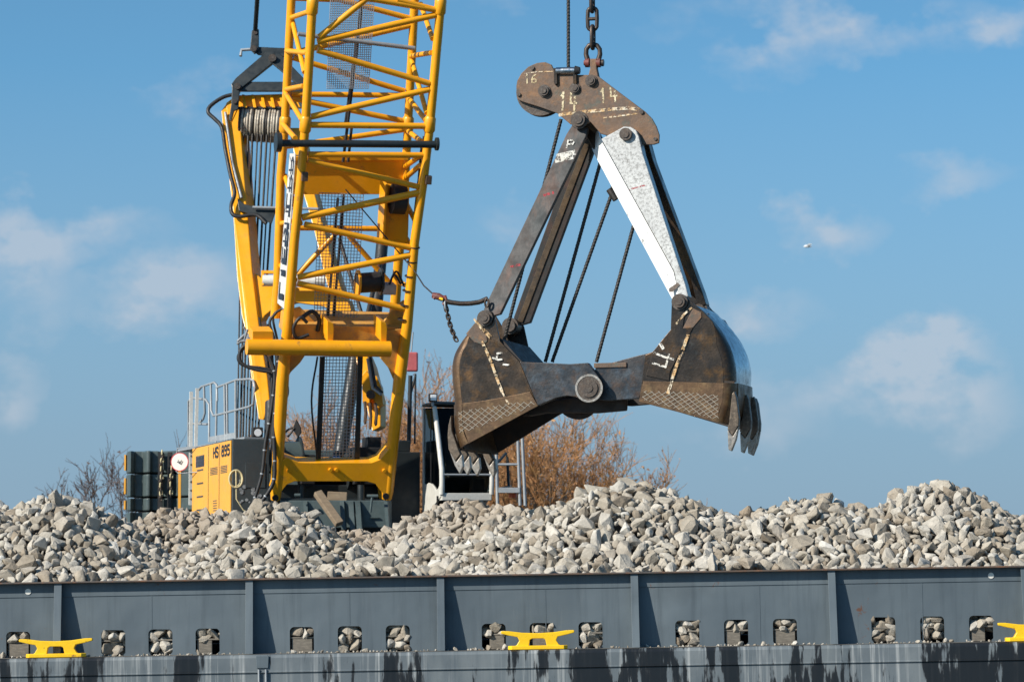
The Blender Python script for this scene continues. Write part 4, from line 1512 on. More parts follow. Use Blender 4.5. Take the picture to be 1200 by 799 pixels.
for k in range(6):
    y = 535 + k * 10
    MB().tube([PR_(225.4, y) + Vector((0, -0.35, 0)), PR_(231, y) + Vector((0, -0.35, 0))], 0.02, 6).build('rung', 'dark', ldo)
# warning disc on a wire bracket
dn = Vector((-0.22, -0.97, 0)).normalized()
dc = P(210.8, 541, 68.6)
m_ = MB()
m_.tube([P(207, 530, 68.7), P(206.5, 552, 68.7), P(209, 554.5, 68.7), P(300, 549, 65.7)], 0.012, 6)
m_.tube([P(207, 530, 68.7), P(208, 525, 68.7), P(300, 517, 65.7)], 0.012, 6)
wb = m_.build('wire_bracket', 'galv', crane)
wd = MB().disc(dc, dn * 0.02, 0.185, 28).build('warning_disc', 'white', wb)
MB().ring(dc, dn * 0.024, 0.20, 0.184).build('disc_rim', 'red', wd)
m_ = MB()
m_.stroke([P(208, 541, 68.55), P(210.5, 542.5, 68.55), P(213, 539.5, 68.55)], dn, 0.02)
m_.stroke([P(209, 539, 68.55), P(210.5, 542, 68.55)], dn, 0.015)
m_.build('disc_symbol', 'navy', wd)

# counterweight: four slabs with scalloped faces
slabs = [(528, 553.5), (555.5, 581.5), (583.5, 598), (600, 640)]
plan = [(148, 72.7), (150, 72.2), (153, 72.05), (156.5, 72.15), (158, 72.3), (167, 72.3), (169, 72.1), (172, 71.95), (176, 71.95), (178, 72.1), (186, 72.1), (187, 72.3), (212, 71.7), (226, 71.3)]
for i, (y0, y1) in enumerate(slabs):
    zt, zb = P(180, y0, 72).z, P(180, y1, 72).z
    ofs = 0.03 * (i % 2)
    pl_ = [Vector((P(a, 560, Y).x, Y - ofs, zb)) for a, Y in plan]
    back = [Vector((pl_[-1].x + 3.2, 71.6, zb)), Vector((pl_[-1].x + 3.2, 74.0, zb)), Vector((pl_[0].x + 0.3, 74.0, zb))]
    so = MB().prism(pl_ + back, ZV * (zt - zb)).build('counterweight_slab', 'counter', crane, 0.025)
    if i < 3:
        pk = MB()
        cx = P(194, 560, 72).x
        h_ = (zt - zb) * 0.40
        pts = []
        for k in range(16):
            a = 2 * math.pi * k / 16
            pts.append(Vector((cx + 0.085 * math.copysign(abs(math.cos(a)) ** 0.6, math.cos(a)), 71.93 - ofs, (zt + zb) / 2 + h_ * math.copysign(abs(math.sin(a)) ** 0.6, math.sin(a)))))
        pk.prism(pts, (0, 0.3, 0))
        pk.build('lifting_boss', 'counter', so, 0.012)
    MB().box(Vector((pl_[0].x - 0.012, 72.65, (zt + zb) / 2)), (0.018, 0, 0), (0, 0.12, 0), (0, 0, (zt - zb) * 0.36)).build('yellow_plate', 'house_yellow', so)
m_ = MB()
for a in (188.5, 199.5):
    x = P(a, 560, 71.9).x
    m_.abox(x - 0.05, x + 0.05, 71.75, 71.85, 3.5, P(180, 529, 72).z - 0.02)
m_.build('guide_rail', 'black', crane)
MB().box(P(210.5, 580, 71), (0.03, 0, 0), (0, 0.05, 0), (0, 0, 0.9)).build('yellow_post', 'house_yellow', crane)


def link(c, axis, up, ln, wd_, r):
    """one oval chain link: long axis `axis`, flat in the plane axis/up"""
    pts = []
    for k in range(16):
        a = 2 * math.pi * k / 16
        x = math.cos(a)
        y = math.sin(a)
        e = (ln / 2 - wd_ / 2) * (1 if y > 0 else -1) if abs(y) > 1e-6 else 0
        pts.append(c + up * (x * wd_ / 2) + axis * (y * wd_ / 2 + e))
    return MB().tube(pts, r, 8, True)


for a, top, n, lab in ((190, 530, 18, 'brassy lashing chain hanging down the counterweight, nearer its left end'), (201, 548, 11, 'shorter lashing chain with white tag on the counterweight, by the sign')):
    p = P(a, top, 71.6)
    ch = empty('lashing_chain', p)
    tag(ch, lab, 'chain', 'lashing chains on the counterweight')
    for k in range(n):
        c = P(a + (0.8 * math.sin(k * 0.9)) - k * 0.12, top + 3.2 * k, 71.6)
        link(c, ZV, Vector((1, 0, 0)) if k % 2 else Vector((0, 1, 0)), 0.10, 0.055, 0.016).build('link', 'cream' if k % 3 == 0 else 'chain', ch)

# rope coil hanging at the house corner
cc = P(276, 561, 64.05)
coil = MB()
for k in range(3):
    pts = []
    for j in range(24):
        a = 2 * math.pi * j / 24
        pts.append(cc + Wv * (0.112 + 0.012 * k) * math.cos(a) + ZV * (0.155 + 0.01 * k) * math.sin(a) + Av * 0.02 * k)
    coil.tube(pts, 0.017, 7, True)
coil.tube([cc + ZV * 0.17 + Av * 0.05, cc + Av * 0.06, cc - ZV * 0.4 + Wv * 0.02, cc - ZV * 0.62 + Wv * 0.16, cc - ZV * 0.68 + Wv * 0.3], 0.014, 6)
tag(coil.build('rope_coil', 'cream', loc=cc - ZV * 0.2), 'coil of cream rope hung at the front corner of the yellow house', 'rope coil')

# hose bundles on the left boom leg
HB = [([(316, 418), (322, 440), (318, 480), (311, 520), (307, 555), (297, 588), (290, 600)], 63.3, .036), ([(320, 400), (327, 430), (324, 470), (321, 505), (322, 540), (320, 566), (305, 590), (296, 600)], 63.2, .040),
      ([(313, 380), (318, 405), (319, 440), (315, 500), (309, 540)], 63.5, .03), ([(324, 366), (316, 378), (322, 400), (324, 440), (321, 480), (318, 520)], 63.3, .028),
      ([(330, 362), (320, 372), (326, 405), (327, 445), (326, 480)], 63.4, .025), ([(292, 402), (282, 410), (282, 424), (296, 432), (318, 436)], 63.4, .035), ([(288, 405), (279, 418), (285, 428), (306, 431), (320, 434)], 63.5, .03),
      ([(336, 447), (337, 460), (333, 475), (332, 490)], 63.9, .03), ([(338, 436), (336, 462), (330, 486)], 64.0, .022), ([(304, 372), (308, 400), (314, 425), (318, 450)], 63.6, .022)]
for pts, Y, r in HB:
    q = [P(a, b, Y) for a, b in pts]
    cv = MB().smooth(q, r, 9)
    nn = len(cv.v)
    sm_ = [sum((cv.v[9 * k + j] for j in range(9)), Vector()) / 9 for k in range((nn - 18) // 9)]
    h_ = cv.build('hose', 'black', crane)
    if r > 0.0355:
        for k in range(4, len(sm_) - 2, 4):
            d = (sm_[k + 1] - sm_[k - 1]).normalized()
            MB().tube([sm_[k] - d * 0.013, sm_[k] + d * 0.013], r + 0.004, 9).build('hose_clip', 'galv', h_)
m_ = MB()
for k in range(8):
    p = P(291 + rnd.uniform(-5, 7), 392 + rnd.uniform(-8, 10), 63.2)
    m_.tube([p, p + Vector((rnd.uniform(-0.2, 0.2), -0.05, rnd.uniform(-0.18, 0.18)))], 0.025, 6)
m_.disc(P(289, 397, 63.4), Wv * 0.14, 0.10, 14)
m_.build('hose_coupling', 'galv', crane)

# --- cab -------------------------------------------------------------------------
CY = 63.3
cu0 = (518.0 - 387) / F_PX * CY


def CB(px, py, v=0.0):
    """point on the vertical plane of the cab's front edge (v metres behind it)"""
    o_ = P(518, 560, CY)
    return hit(px, py, o_, Av) - Av * v


CO = CB(518, 577)
CWID = 1.02                                 # cab width
DC = 1.50                                   # cab depth


def CC(u, v, py):
    """cab point: u across from its left side, v back from its front, height by the row py"""
    q = CO + Wv * u - Av * v
    return Vector((q.x, q.y, P(600, py, q.y).z))


LEAN = 0.60                                 # the windscreen leans back
cabw = MB()
for u, r0 in ((0.0, 0.052), (CWID, 0.046)):
    cabw.tube([CC(u, LEAN, 477), CC(u, 0.30, 513), CC(u, 0.02, 550), CC(u, 0.0, 565), CC(u, 0.03, 579)], [r0 * 0.9, r0, r0, r0, r0 * 1.1], 10)
cabw.prism([CC(0.0, 0.0, 577.5), CC(CWID, 0.0, 577.5), CC(CWID, 0.0, 586), CC(0.0, 0.0, 586)], -Av * 0.3)
side = [(0.02, 577), (0.0, 562), (0.10, 566), (0.24, 572), (0.40, 574), (0.58, 569.5), (0.80, 566), (1.0, 565.5), (1.22, 568), (1.40, 566), (1.43, 548), (1.43, 478), (DC, 478), (DC, 607), (1.3, 606), (0.05, 582)]
cabw.prism([CC(-0.02, v, y) for v, y in side], Wv * 0.05)
cabw.prism([CC(CWID - 0.03, v, y) for v, y in side], Wv * 0.05)
cabo = cabw.build('cab', 'cabwhite', crane, 0.01)
rp = [CC(-0.03, LEAN - 0.06, 477), CC(CWID + 0.03, LEAN - 0.06, 477), CC(CWID + 0.03, DC + 0.02, 477), CC(-0.03, DC + 0.02, 477)]
tz = max(p.z for p in rp)
for p in rp:
    p.z = tz - 0.02
MB().prism(rp, ZV * 0.07).build('cab_roof', 'house_dark', cabo, 0.03)
rfm = MB()
rfm.prism([CC(0.04, DC - 0.06, 600), CC(CWID - 0.04, DC - 0.06, 600), CC(CWID - 0.04, DC - 0.06, 478), CC(0.04, DC - 0.06, 478)], -Av * 0.05)
rfm.build('rear_wall', 'black', cabo, 0.008)  # solid black up to the roof, painting the cab's inside as shade
MB().prism([CC(0.05, LEAN - 0.01, 479), CC(CWID - 0.05, LEAN - 0.01, 479), CC(CWID - 0.05, 0.03, 551), CC(CWID - 0.05, 0.01, 555), CC(0.05, 0.01, 555), CC(0.05, 0.03, 551)], -Av * 0.012).build('windscreen', 'glass', cabo)
MB().prism([CC(0.05, 0.0, 557), CC(CWID - 0.05, 0.0, 557), CC(CWID - 0.05, 0.02, 577), CC(0.05, 0.02, 577)], -Av * 0.012).build('lower_window', 'glass', cabo)
MB().tube([CC(0.0, -0.01, 556), CC(CWID, -0.01, 556)], 0.02, 8).build('window_bar', 'galv', cabo)
for u in (0.004, CWID - 0.016):
    MB().prism([CC(u, 0.06, 562), CC(u, 0.40, 576), CC(u, 1.40, 572), CC(u, 1.42, 480), CC(u, LEAN + 0.03, 480), CC(u, 0.34, 513)], Wv * 0.012).build('side_window', 'glass', cabo)
MB().beam(CC(-0.025, 0.80, 480), CC(-0.025, 0.78, 566), Av, 0.03, 0.02).build('door_edge', 'black', cabo)
se = MB()
sb = CC(0.52, 0.75, 568)
se.box(sb + ZV * 0.18, Wv * 0.24, Av * 0.25, ZV * 0.07)
se.box(sb + ZV * 0.62 - Av * 0.22, Wv * 0.22, Av * 0.06, ZV * 0.42)
se.box(sb + ZV * 1.12 - Av * 0.22, Wv * 0.12, Av * 0.05, ZV * 0.09)
se.build('operator_seat', 'skinbrown', cabo, 0.03)
MB().box(CC(0.80, 0.30, 568), Wv * 0.13, Av * 0.1, ZV * 0.13).build('control_console', 'skinbrown', cabo, 0.02)
MB().box(CC(0.51, DC / 2, 583), Wv * 0.45, Av * 0.6, ZV * 0.03).build('cab_floor', 'black', cabo)
lp = CC(-0.04, LEAN - 0.02, 466)
lm_ = MB().box(lp, Wv * 0.085, Av * 0.05, ZV * 0.085).build('work_lamp', 'black', cabo, 0.02)
MB().box(lp + Av * 0.056, Wv * 0.06, Av * 0.008, ZV * 0.06).build('lens', 'lens', lm_, 0.008)
MB().tube([lp - ZV * 0.08, lp - ZV * 0.17], 0.03, 8).build('lamp_bracket', 'galv', lm_)
MB().box(CC(-0.026, 0.25, 585), Wv * 0.006, Av * 0.06, ZV * 0.07).build('vent', 'black', cabo)
# access frame right of the cab
lf = MB()
for pts in ([(581, 500), (583, 590)], [(606, 490), (609.5, 592)], [(611, 490), (615.5, 592)]):
    lf.tube([P(a, b, 63.2) for a, b in pts], 0.032, 8)
lf.tube([P(583, 544, 63.2), P(608, 544, 63.2)], 0.025, 8)
lfo = lf.build('access_frame', 'galv', crane)
MB().prism([P(a, b, 63.15) for a, b in ((584, 571), (609, 571), (609, 577), (584, 577))], (0, 0.3, 0)).build('step', 'galv', lfo)
MB().tube([P(582, 543, 63.6), P(593, 531, 63.9), P(594.5, 536, 64), P(596, 570, 64), P(584, 573, 63.4)], 0.028, 8).build('handrail', 'dark', lfo)
MB().tube([P(601, 583, 63.4), P(601, 578, 63.4)], 0.08, 12).build('orange_cap', 'orange', lfo, 0.02)

# --- undercarriage ------------------------------------------------------------
uc = MB()
uc.prism([P(a, b, 63.4) for a, b in ((328, 586), (452, 586), (452, 618), (328, 618))], (0.1, 0.5, 0))
uc.build('front_frame', 'counter', crane, 0.015)
for a, t in ((355, 5), (398, 5), (408, 6), (416, 6), (450, 4)):
    ur = MB()
    ur.prism([P(a, 587, 63.35), P(a + t, 587, 63.35), P(a + t + 2, 620, 62.9), P(a + 2, 620, 62.9)], (0.02, 0.1, 0))
    ur.build('rib', 'counter', crane)
MB().box(P(439, 606, 63.36), (0.08, 0, 0), (0, 0.02, 0), (0, 0, 0.012)).build('name_plate', 'counter', crane)
tk = MB()
for u in (-2.3, 2.3):
    cbox(tk, u - 0.55, u + 0.55, -6.3, 1.0, 1.52, 2.7)
tk.build('crawler_track', 'black', crane, 0.2, 4)
cbox(MB(), -1.7, 1.7, -4.6, -0.2, 2.1, 3.28).build('car_body', 'dark', crane, 0.05)
m_ = MB()
m_.tube([P(430, 581, 63.1), P(443, 581, 63.1)], 0.035, 8)
m_.tube([P(436, 582, 63.1), P(434, 600, 63.1)], 0.025, 6)
m_.tube([P(345, 580, 63.1), P(352, 580, 63.1)], 0.035, 8)
m_.build('lock_handle', 'counter', crane)
for a in (353, 423):
    MB().tube([P(a, 568, 63.9), P(a, 588, 63.9)], 0.07, 10).build('jack_rod', 'dark', crane)
t1 = MB().beam(P(372, 577, 63.0), P(398, 614, 62.6), Wv, 0.17, 0.12)
tag(t1.build('timber_baulk', 'timberlight', None, 0.015, loc=P(398, 614, 62.6)), 'pale timber baulk leaning diagonally against the dark frame under the crane', 'timber')
t2 = MB().beam(P(384, 581, 63.7), P(407, 582, 63.7), ZV, 0.18, 0.2)
tag(t2.build('timber_packing', 'timberlight', None, 0.015, loc=P(395, 585, 63.7)), 'short timber packing lying on the dark frame under the boom foot', 'timber')

# ------------------------------------------------------------------ grab
TH = R(14.5)
XL = Vector((math.cos(TH), -math.sin(TH), 0))
YL = Vector((math.sin(TH), math.cos(TH), 0))
GO = P(690, 300, 53.0)
GD = 2.0


def PG(px, py, d=0.0):
    return hit(px, py, GO + YL * d, YL)


def mir(p):
    d = (p - GO).dot(YL)
    return p + YL * (GD - 2 * d)


def gprism(pts, d, th):
    return MB().prism([PG(a, b, d) for a, b in pts], YL * th)


def mirror_mb(m_):
    o_ = MB()
    o_.v = [mir(p) for p in m_.v]
    o_.f = [list(f) for f in m_.f]
    o_.s = list(m_.s)
    return o_


grab = empty('clamshell_grab', PG(690, 500, 1.0))
tag(grab, 'big rusty open clamshell grab with white-painted right arm, hanging on a chain', 'grab')
GN = -YL
PXM = 53.0 / F_PX                             # metres per pixel on the grab front

# head: two cheek plates, sheave between
HDF, HDB = 0.58, 0.94
head = [(605, 101), (606, 95), (611, 86), (619, 78.5), (629, 74), (639, 73), (646, 76), (650, 84), (677, 88), (695, 88), (701, 89.5), (728, 110), (756, 131), (764, 139), (769, 148), (772.5, 158), (772, 167.5), (766, 169.5),
        (756, 169.5), (704, 157), (692, 143), (680, 149), (668, 145.5), (653, 133), (632, 125.5), (614, 120), (606, 116.5), (605, 108)]
hd0 = gprism(head, HDF, 0.06)
ho = hd0.build('head', 'rust', grab, 0.008)
gprism(head, HDB - 0.06, 0.06).build('rear_cheek', 'steel', ho, 0.008)
m_ = gprism([(652, 92), (690, 92), (745, 132), (760, 160), (720, 156), (700, 145), (660, 133)], HDF + 0.062, HDB - HDF - 0.124)
m_.build('core_block', 'steel_inner', ho)
c = PG(633, 107, HDF + 0.09)
sv = MB()
sv.tube([c, c + YL * 0.03, c + YL * 0.07, c + YL * 0.13, c + YL * 0.17, c + YL * 0.2], [0.42, 0.42, 0.36, 0.36, 0.42, 0.42], 36)
sv.build('sheave', 'pin', ho)
for (a, b, r, dep) in ((679, 141, .115, .09), (638, 107, .085, .07), (674, 104, .075, .05), (693, 95, .08, .07), (624, 80, .035, .03), (608, 111, .035, .03), (752, 131.5, .035, .03), (768, 163, .03, .02)):
    c = PG(a, b, HDF)
    p_ = MB()
    p_.disc(c - YL * dep, YL * (dep - 0.002), r, 22)
    if r > 0.06:
        p_.disc(c - YL * (dep + 0.02), YL * 0.02, r * 0.62, 18)
        p_.disc(c - YL * 0.02, YL * 0.018, r * 1.3, 22)
    p_.build('pivot_pin', 'pin', ho, 0.006)
rol = MB().tube([PG(652, 83.5, HDF - 0.02), PG(674, 83, HDF - 0.02)], 0.062, 16).build('guide_roller', 'polished', ho)
MB().tube([PG(674, 83, HDF - 0.02), PG(679.5, 83, HDF - 0.02)], [0.082, 0.06], 14).build('roller_cap', 'black', rol)
for a in (650.5, 673):
    gprism([(a - 1.5, 80), (a + 2, 80), (a + 2.5, 98), (a, 100), (a - 1.5, 97)], HDF - 0.05, 0.048).build('roller_bracket', 'steel', ho, 0.004)
gprism([(691, 69), (699, 69), (699, 80), (701, 90), (695, 92), (689, 90), (691.5, 80)], HDF + 0.10, 0.14).build('lifting_lug', 'rust', ho, 0.012)
# painted figures on the head
pm = MB()


def gwrite(mb_, text, px, py, w, h, d, sw, rot=0.0, gap=1.4):
    o_ = PG(px, py, d)
    ex = (XL * math.cos(rot) + ZV * math.sin(rot)) * (w * PXM)
    ey_ = (ZV * math.cos(rot) - XL * math.sin(rot)) * (h * PXM)
    return write(mb_, text, o_, ex, ey_, GN, sw, gap)


gwrite(pm, '16', 615, 98, 6, 10, HDF, 0.022)
gwrite(pm, '14', 655, 129, 9, 21, HDF, 0.034, -0.06)
gwrite(pm, '14', 703, 121, 9, 17, HDF, 0.03, 0.05)
pm.build('painted_number', 'paintmark', ho)
sk = MB()
seg = [(656, 135), (668, 133), (680, 131.5), (700, 130), (720, 128), (735, 127), (748, 128.5)]
sk.stroke([PG(a, b, HDF) for a, b in seg], GN, 0.055, 0.004)
sk.stroke([PG(612, 87, HDF), PG(630, 84.5, HDF), PG(648, 84, HDF)], GN, 0.018, 0.004)
for k in range(9):
    a = 708 + k * 5.2
    sk.stroke([PG(a, 138.5 - k * 0.7, HDF), PG(a + 3.2, 138.0 - k * 0.7, HDF)], GN, 0.028, 0.004)
sk.build('paint_streak', 'streak', ho)

# left arms
la = [(671, 146), (689, 150), (686.5, 160), (586, 368), (571, 372), (567, 362), (664, 157)]
dl = lambda y: 0.68 - (y - 145) / 227.0 * 0.66


def sl(pts, off=0.0):
    return [PG(a, b, dl(b) + off) for a, b in pts]


lam = MB().prism(sl(la), YL * 0.13)
lao = lam.build('arm', 'armblue', grab, 0.012)
mk = MB()
gp = lambda a, b: PG(a, b, dl(b))
mk.stroke([gp(655, 184), gp(672, 180)], GN, 0.11)
mk.stroke([gp(652.5, 189), gp(670, 185)], GN, 0.08)
o_ = gp(664, 173)
write(mk, 'P', o_, XL * 0.10 - ZV * 0.02, ZV * 0.13 + XL * 0.03, GN, 0.026)
mk.build('paint_mark', 'markwhite', lao)
for (a0_, b0_, a1_, b1_) in ((638, 229, 648, 226), (599.5, 313, 609, 310)):
    MB().stroke([gp(a0_, b0_), gp(a1_, b1_)], GN, 0.045).build('paint_mark', 'redmark', lao)
lbm = MB().prism([mir(p) + XL * 0.06 for p in sl(la)], -YL * 0.13)
lbo = lbm.build('arm', 'armblue', grab, 0.012)
# pale rusty strip along the rear left arm; its lit edge put into the colour
lb2 = MB().prism([mir(p) + XL * 0.06 - YL * 0.152 for p in sl([(671, 162), (678, 163), (577.5, 368), (571, 367)])], YL * 0.02)
lb2.build('lit_edge_strip', 'armbrown', lbo, 0.004)

# right arms: main plate plus the chamfered inner strip
dr = lambda y: 0.47 - (y - 150) / 200.0 * 0.41
ra = [(704.5, 163), (731, 148.5), (739, 149), (745, 152.5), (748.5, 160), (753, 180), (803, 333), (806.5, 347), (797, 353), (790, 318)]
st = [(681, 142, .66), (697, 136, .60), (703, 162, .40), (789, 318, .03), (797, 352, .02), (788, 351, .15), (696, 180, .50)]


def right_arm(f, mat, strip, strip_mat):
    m_ = MB().prism([f(PG(a, b, dr(b))) for a, b in ra], (YL if strip else -YL) * (0.30 if strip else 0.34))
    o_ = m_.build('arm', mat, grab, 0.012)
    s_ = MB().prism([f(PG(a, b, dr(b) + e)) for a, b, e in st], (YL if strip else -YL) * 0.10)
    s_.build('arm_strip', strip_mat, o_)
    return o_


rao = right_arm(lambda p: p, 'whitearm', True, 'whitestrip')
rbo = right_arm(mir, 'steel', False, 'steel')
c = PG(734, 158, dr(158))
p_ = MB().disc(c - YL * 0.08, YL * 0.078, 0.105, 22)
p_.disc(c - YL * 0.10, YL * 0.02, 0.06, 18)
p_.build('pivot_pin', 'pin', rao, 0.006)
rmk = MB()
rmk.stroke([PG(738, 222, dr(222)), PG(757, 217, dr(217))], GN, 0.02)
rmk.build('paint_mark', 'redmark', rao)
p_ = MB()
c = PG(788, 338, dr(338))
p_.prism([PG(a, b, dr(b) - 0.012) for a, b in ((784, 338), (794, 331), (797, 334), (788, 342), (784, 342))], YL * 0.01)
p_.build('bare_patch', 'pin', rao)

# shells -------------------------------------------------------------------------


def shell(side, band_pts, full):
    th = 0.05
    fp = gprism(side, 0.0, th)
    o_ = fp.build('shell', 'steel', grab, 0.008)
    rear = [(a - (11.5 * min(1.0, max(0.0, (b - 357) / 30.0)) if a > 812 else 0) + (11.5 * min(1.0, max(0.0, (b - 370) / 30.0)) if a < 550 else 0), b) for a, b in full]
    mirror_mb(gprism(rear, 0.0, th)).build('rear_side_plate', 'steel_inner', o_, 0.008)
    gprism(band_pts, -0.022, 0.02).build('wear_band', 'band', o_, 0.005)
    return o_


def bow(b):
    """how far (pixels) the shell end bulges at its middle, by height"""
    return 3.0 + 2.0 * min(1.0, max(0.0, (b - 365) / 30.0)) - 2.0 * min(1.0, max(0.0, (b - 430) / 20.0))


def cut(b):
    """the far corner of each shell end is rounded off"""
    return 15.0 * min(1.0, max(0.0, (b - 357) / 30.0))


def end_x(a, b, d, sgn):
    return a + sgn * (bow(b) * max(0.0, 1 - ((d - 1.1) / 0.86) ** 2) - cut(b) * max(0.0, d - 1.15) ** 2)


def loft(pts, sgn, d0, d1, th_px, n=16):
    """curved plate through the profile `pts`, bowed outward between the side plates"""
    m_ = MB()
    nd = n + 1
    for s_ in (0, 1):
        vs = []
        for j in range(nd):
            d = d0 + (d1 - d0) * j / n
            for a, b in pts:
                vs.append(PG(end_x(a, b, d, sgn) - sgn * th_px * s_, b, 0) + YL * d)
        k = len(pts)
        fs = [(j * k + i, j * k + i + 1, (j + 1) * k + i + 1, (j + 1) * k + i) for j in range(n) for i in range(k - 1)]
        m_.add(vs, fs, True)
    o0, k = 0, len(pts)
    o1 = nd * k
    rim = [(j * k, (j + 1) * k, o1 + (j + 1) * k, o1 + j * k) for j in range(n)]
    rim += [(j * k + k - 1, (j + 1) * k + k - 1, o1 + (j + 1) * k + k - 1, o1 + j * k + k - 1) for j in range(n)]
    rim += [(i, i + 1, o1 + i + 1, o1 + i) for i in range(k - 1)]
    rim += [(n * k + i, n * k + i + 1, o1 + n * k + i + 1, o1 + n * k + i) for i in range(k - 1)]
    vs = list(m_.v)
    m_.add(vs, rim)
    return m_


def spl(pts, k=4):
    """rounded outline through pixel points"""
    p = [(2 * pts[0][0] - pts[1][0], 2 * pts[0][1] - pts[1][1])] + list(pts) + [(2 * pts[-1][0] - pts[-2][0], 2 * pts[-1][1] - pts[-2][1])]
    out = []
    for i in range(1, len(p) - 2):
        for j in range(k):
            t = j / k
            out.append(tuple(0.5 * (2 * p[i][m] + (p[i + 1][m] - p[i - 1][m]) * t + (2 * p[i - 1][m] - 5 * p[i][m] + 4 * p[i + 1][m] - p[i + 2][m]) * t * t
                                    + (3 * p[i][m] - p[i - 1][m] - 3 * p[i + 1][m] + p[i + 2][m]) * t ** 3) for m in (0, 1)))
    return out + [tuple(pts[-1])]


R_OUT = [(815, 357.5), (828, 369), (842, 386), (852.5, 405), (858.5, 425), (860, 446), (858.5, 470), (851, 497)]
L_OUT = [(552, 383), (544, 392), (536, 402), (529.5, 414), (526.5, 428), (527, 448), (529.5, 474), (531, 503), (537, 525)]
CR = 12.0                                    # corner radius of the bent shell plates, pixels


def inset(p, sgn):
    a, b = p
    w = CR * min(1.0, max(0.0, (b - 378) / 25.0))
    low = max(0.0, (b - 506.0) / 19.0) * 0.5 if sgn < 0 else max(0.0, (b - 485.0) / 12.0) * 0.265
    return (a - sgn * w, b - low * w)


def corner(pts, sgn, off, d0, n=9):
    """bent corner between the flat side plate and the end skin"""
    m_ = MB()
    k = len(pts)
    for th in (0.0, 2.2):
        vs = []
        for j in range(n + 1):
            t = math.pi / 2 * j / n
            for p in pts:
                q = inset(p, sgn)
                f = 1 - math.sin(t)
                a = p[0] + (q[0] - p[0]) * f + sgn * (off - th) * math.sin(t)
                b = p[1] + (q[1] - p[1]) * f
                d = d0 + th * 0.012 + (0.245 - d0 - th * 0.012) * (1 - math.cos(t))
                vs.append(PG(a, b, 0) + YL * d)
        fs = [(j * k + i, j * k + i + 1, (j + 1) * k + i + 1, (j + 1) * k + i) for j in range(n) for i in range(k - 1)]
        m_.add(vs, fs, True)
    o1 = (n + 1) * k
    rim = [(j * k, (j + 1) * k, o1 + (j + 1) * k, o1 + j * k) for j in range(n)] + [(j * k + k - 1, (j + 1) * k + k - 1, o1 + (j + 1) * k + k - 1, o1 + j * k + k - 1) for j in range(n)]
    rim += [(i, i + 1, o1 + i + 1, o1 + i) for i in range(k - 1)] + [(n * k + i, n * k + i + 1, o1 + n * k + i + 1, o1 + n * k + i) for i in range(k - 1)]
    m_.add(list(m_.v), rim)
    return m_


L_side = [(560, 372), (563, 367), (569, 363.5), (576, 365), (580, 372), (586, 400), (609, 424), (630, 475), (621, 480)]
L_full = L_side + spl(L_OUT)[::-1]
L_side = L_side + [inset(p, -1) for p in spl(L_OUT)[::-1]]
L_band = [(529.5 + CR, 472.6), (560, 470.5), (590, 465.5), (621, 459), (630.5, 475.5), (621, 480.5), (537 + CR, 519.5), (531 + CR, 502)]
L_skin = spl(L_OUT)
so = shell(L_side, L_band, L_full)
LB = [p for p in spl(L_OUT) if p[1] > 473.5]
LU = [p for p in spl(L_OUT) if p[1] < 476]
corner(LU, -1, 0.0, 0.0).build('rounded_corner', 'band', so)
corner(LB, -1, 1.2, -0.022).build('rounded_lip', 'band', so)
loft(L_skin, -1, 0.245, 1.949, 2.5).build('shell_skin', 'band', so)
# right shell
R_side = [(787, 357), (789, 350), (796, 345), (804, 347), (808, 352)]
R_tail = [(749, 470), (752, 448), (756, 416), (765, 412), (786, 386)]
R_full = R_side + spl(R_OUT) + R_tail
R_side = R_side + [inset(p, 1) for p in spl(R_OUT)] + R_tail
R_band = [(754, 446.5), (797, 447.5), (830, 448.5), (860 - CR, 449), (858.5 - CR, 470), (851 - CR, 494.3), (748.5, 470.5)]
R_skin = spl(R_OUT)
ro = shell(R_side, R_band, R_full)
RB = [(860, 448.6)] + [p for p in spl(R_OUT) if p[1] > 449.5]
RU = [p for p in spl(R_OUT) if p[1] < 451]
corner(RU, 1, 0.0, 0.0).build('rounded_corner', 'steel', ro)
corner(RB, 1, 1.6, -0.022).build('rounded_lip', 'band', ro)
loft(R_skin, 1, 0.245, 1.949, 2.5, 12).build('shell_skin', 'polished', ro)
# lip plates at the toothed ends
loft([(862, 448), (862.5, 458), (861.5, 472), (854.0, 499)], 1, 0.22, 2.02, 2.2).build('lip_plate', 'band', ro)
loft([(529, 473), (528, 488), (529, 504), (535, 527)], -1, 0.22, 2.02, 2.2).build('lip_plate', 'band', so)
# ledge on the right skin
MB().prism([PG(a, b, 0.3) for a, b in ((826.5, 370.5), (829.5, 366.5), (841, 386), (838.5, 388)) ], YL * 1.55).build('skin_ledge', 'steel', ro, 0.006)
MB().prism([PG(a, b, 1.62) for a, b in ((798, 341), (812, 347), (822, 356), (822, 362), (800, 358))], YL * 0.36).build('rear_ear', 'steel', ro, 0.01)

# doubler plates around the ears
gprism([(569, 366), (560, 374), (546, 391), (556, 401), (566, 404), (571, 400), (570, 393), (562, 385)], -0.016, 0.014).build('ear_doubler', 'rust', so, 0.006)
gprism([(803, 379), (812, 361), (822, 366), (822, 372), (812, 384), (800, 385)], -0.016, 0.014).build('ear_doubler', 'rust', ro, 0.006)
# raised arm flange on both shells
gprism([(580, 373), (586, 400), (609, 424), (627, 468), (621, 459), (600, 420), (580, 402), (574, 385)], -0.02, 0.018).build('web_flange', 'steel', so, 0.005)
gprism([(787, 358), (786, 386), (765, 412), (757, 440), (784, 446), (785, 436), (793, 420), (812, 384), (800, 385), (803, 360)], -0.02, 0.018).build('web_flange', 'steel', ro, 0.005)
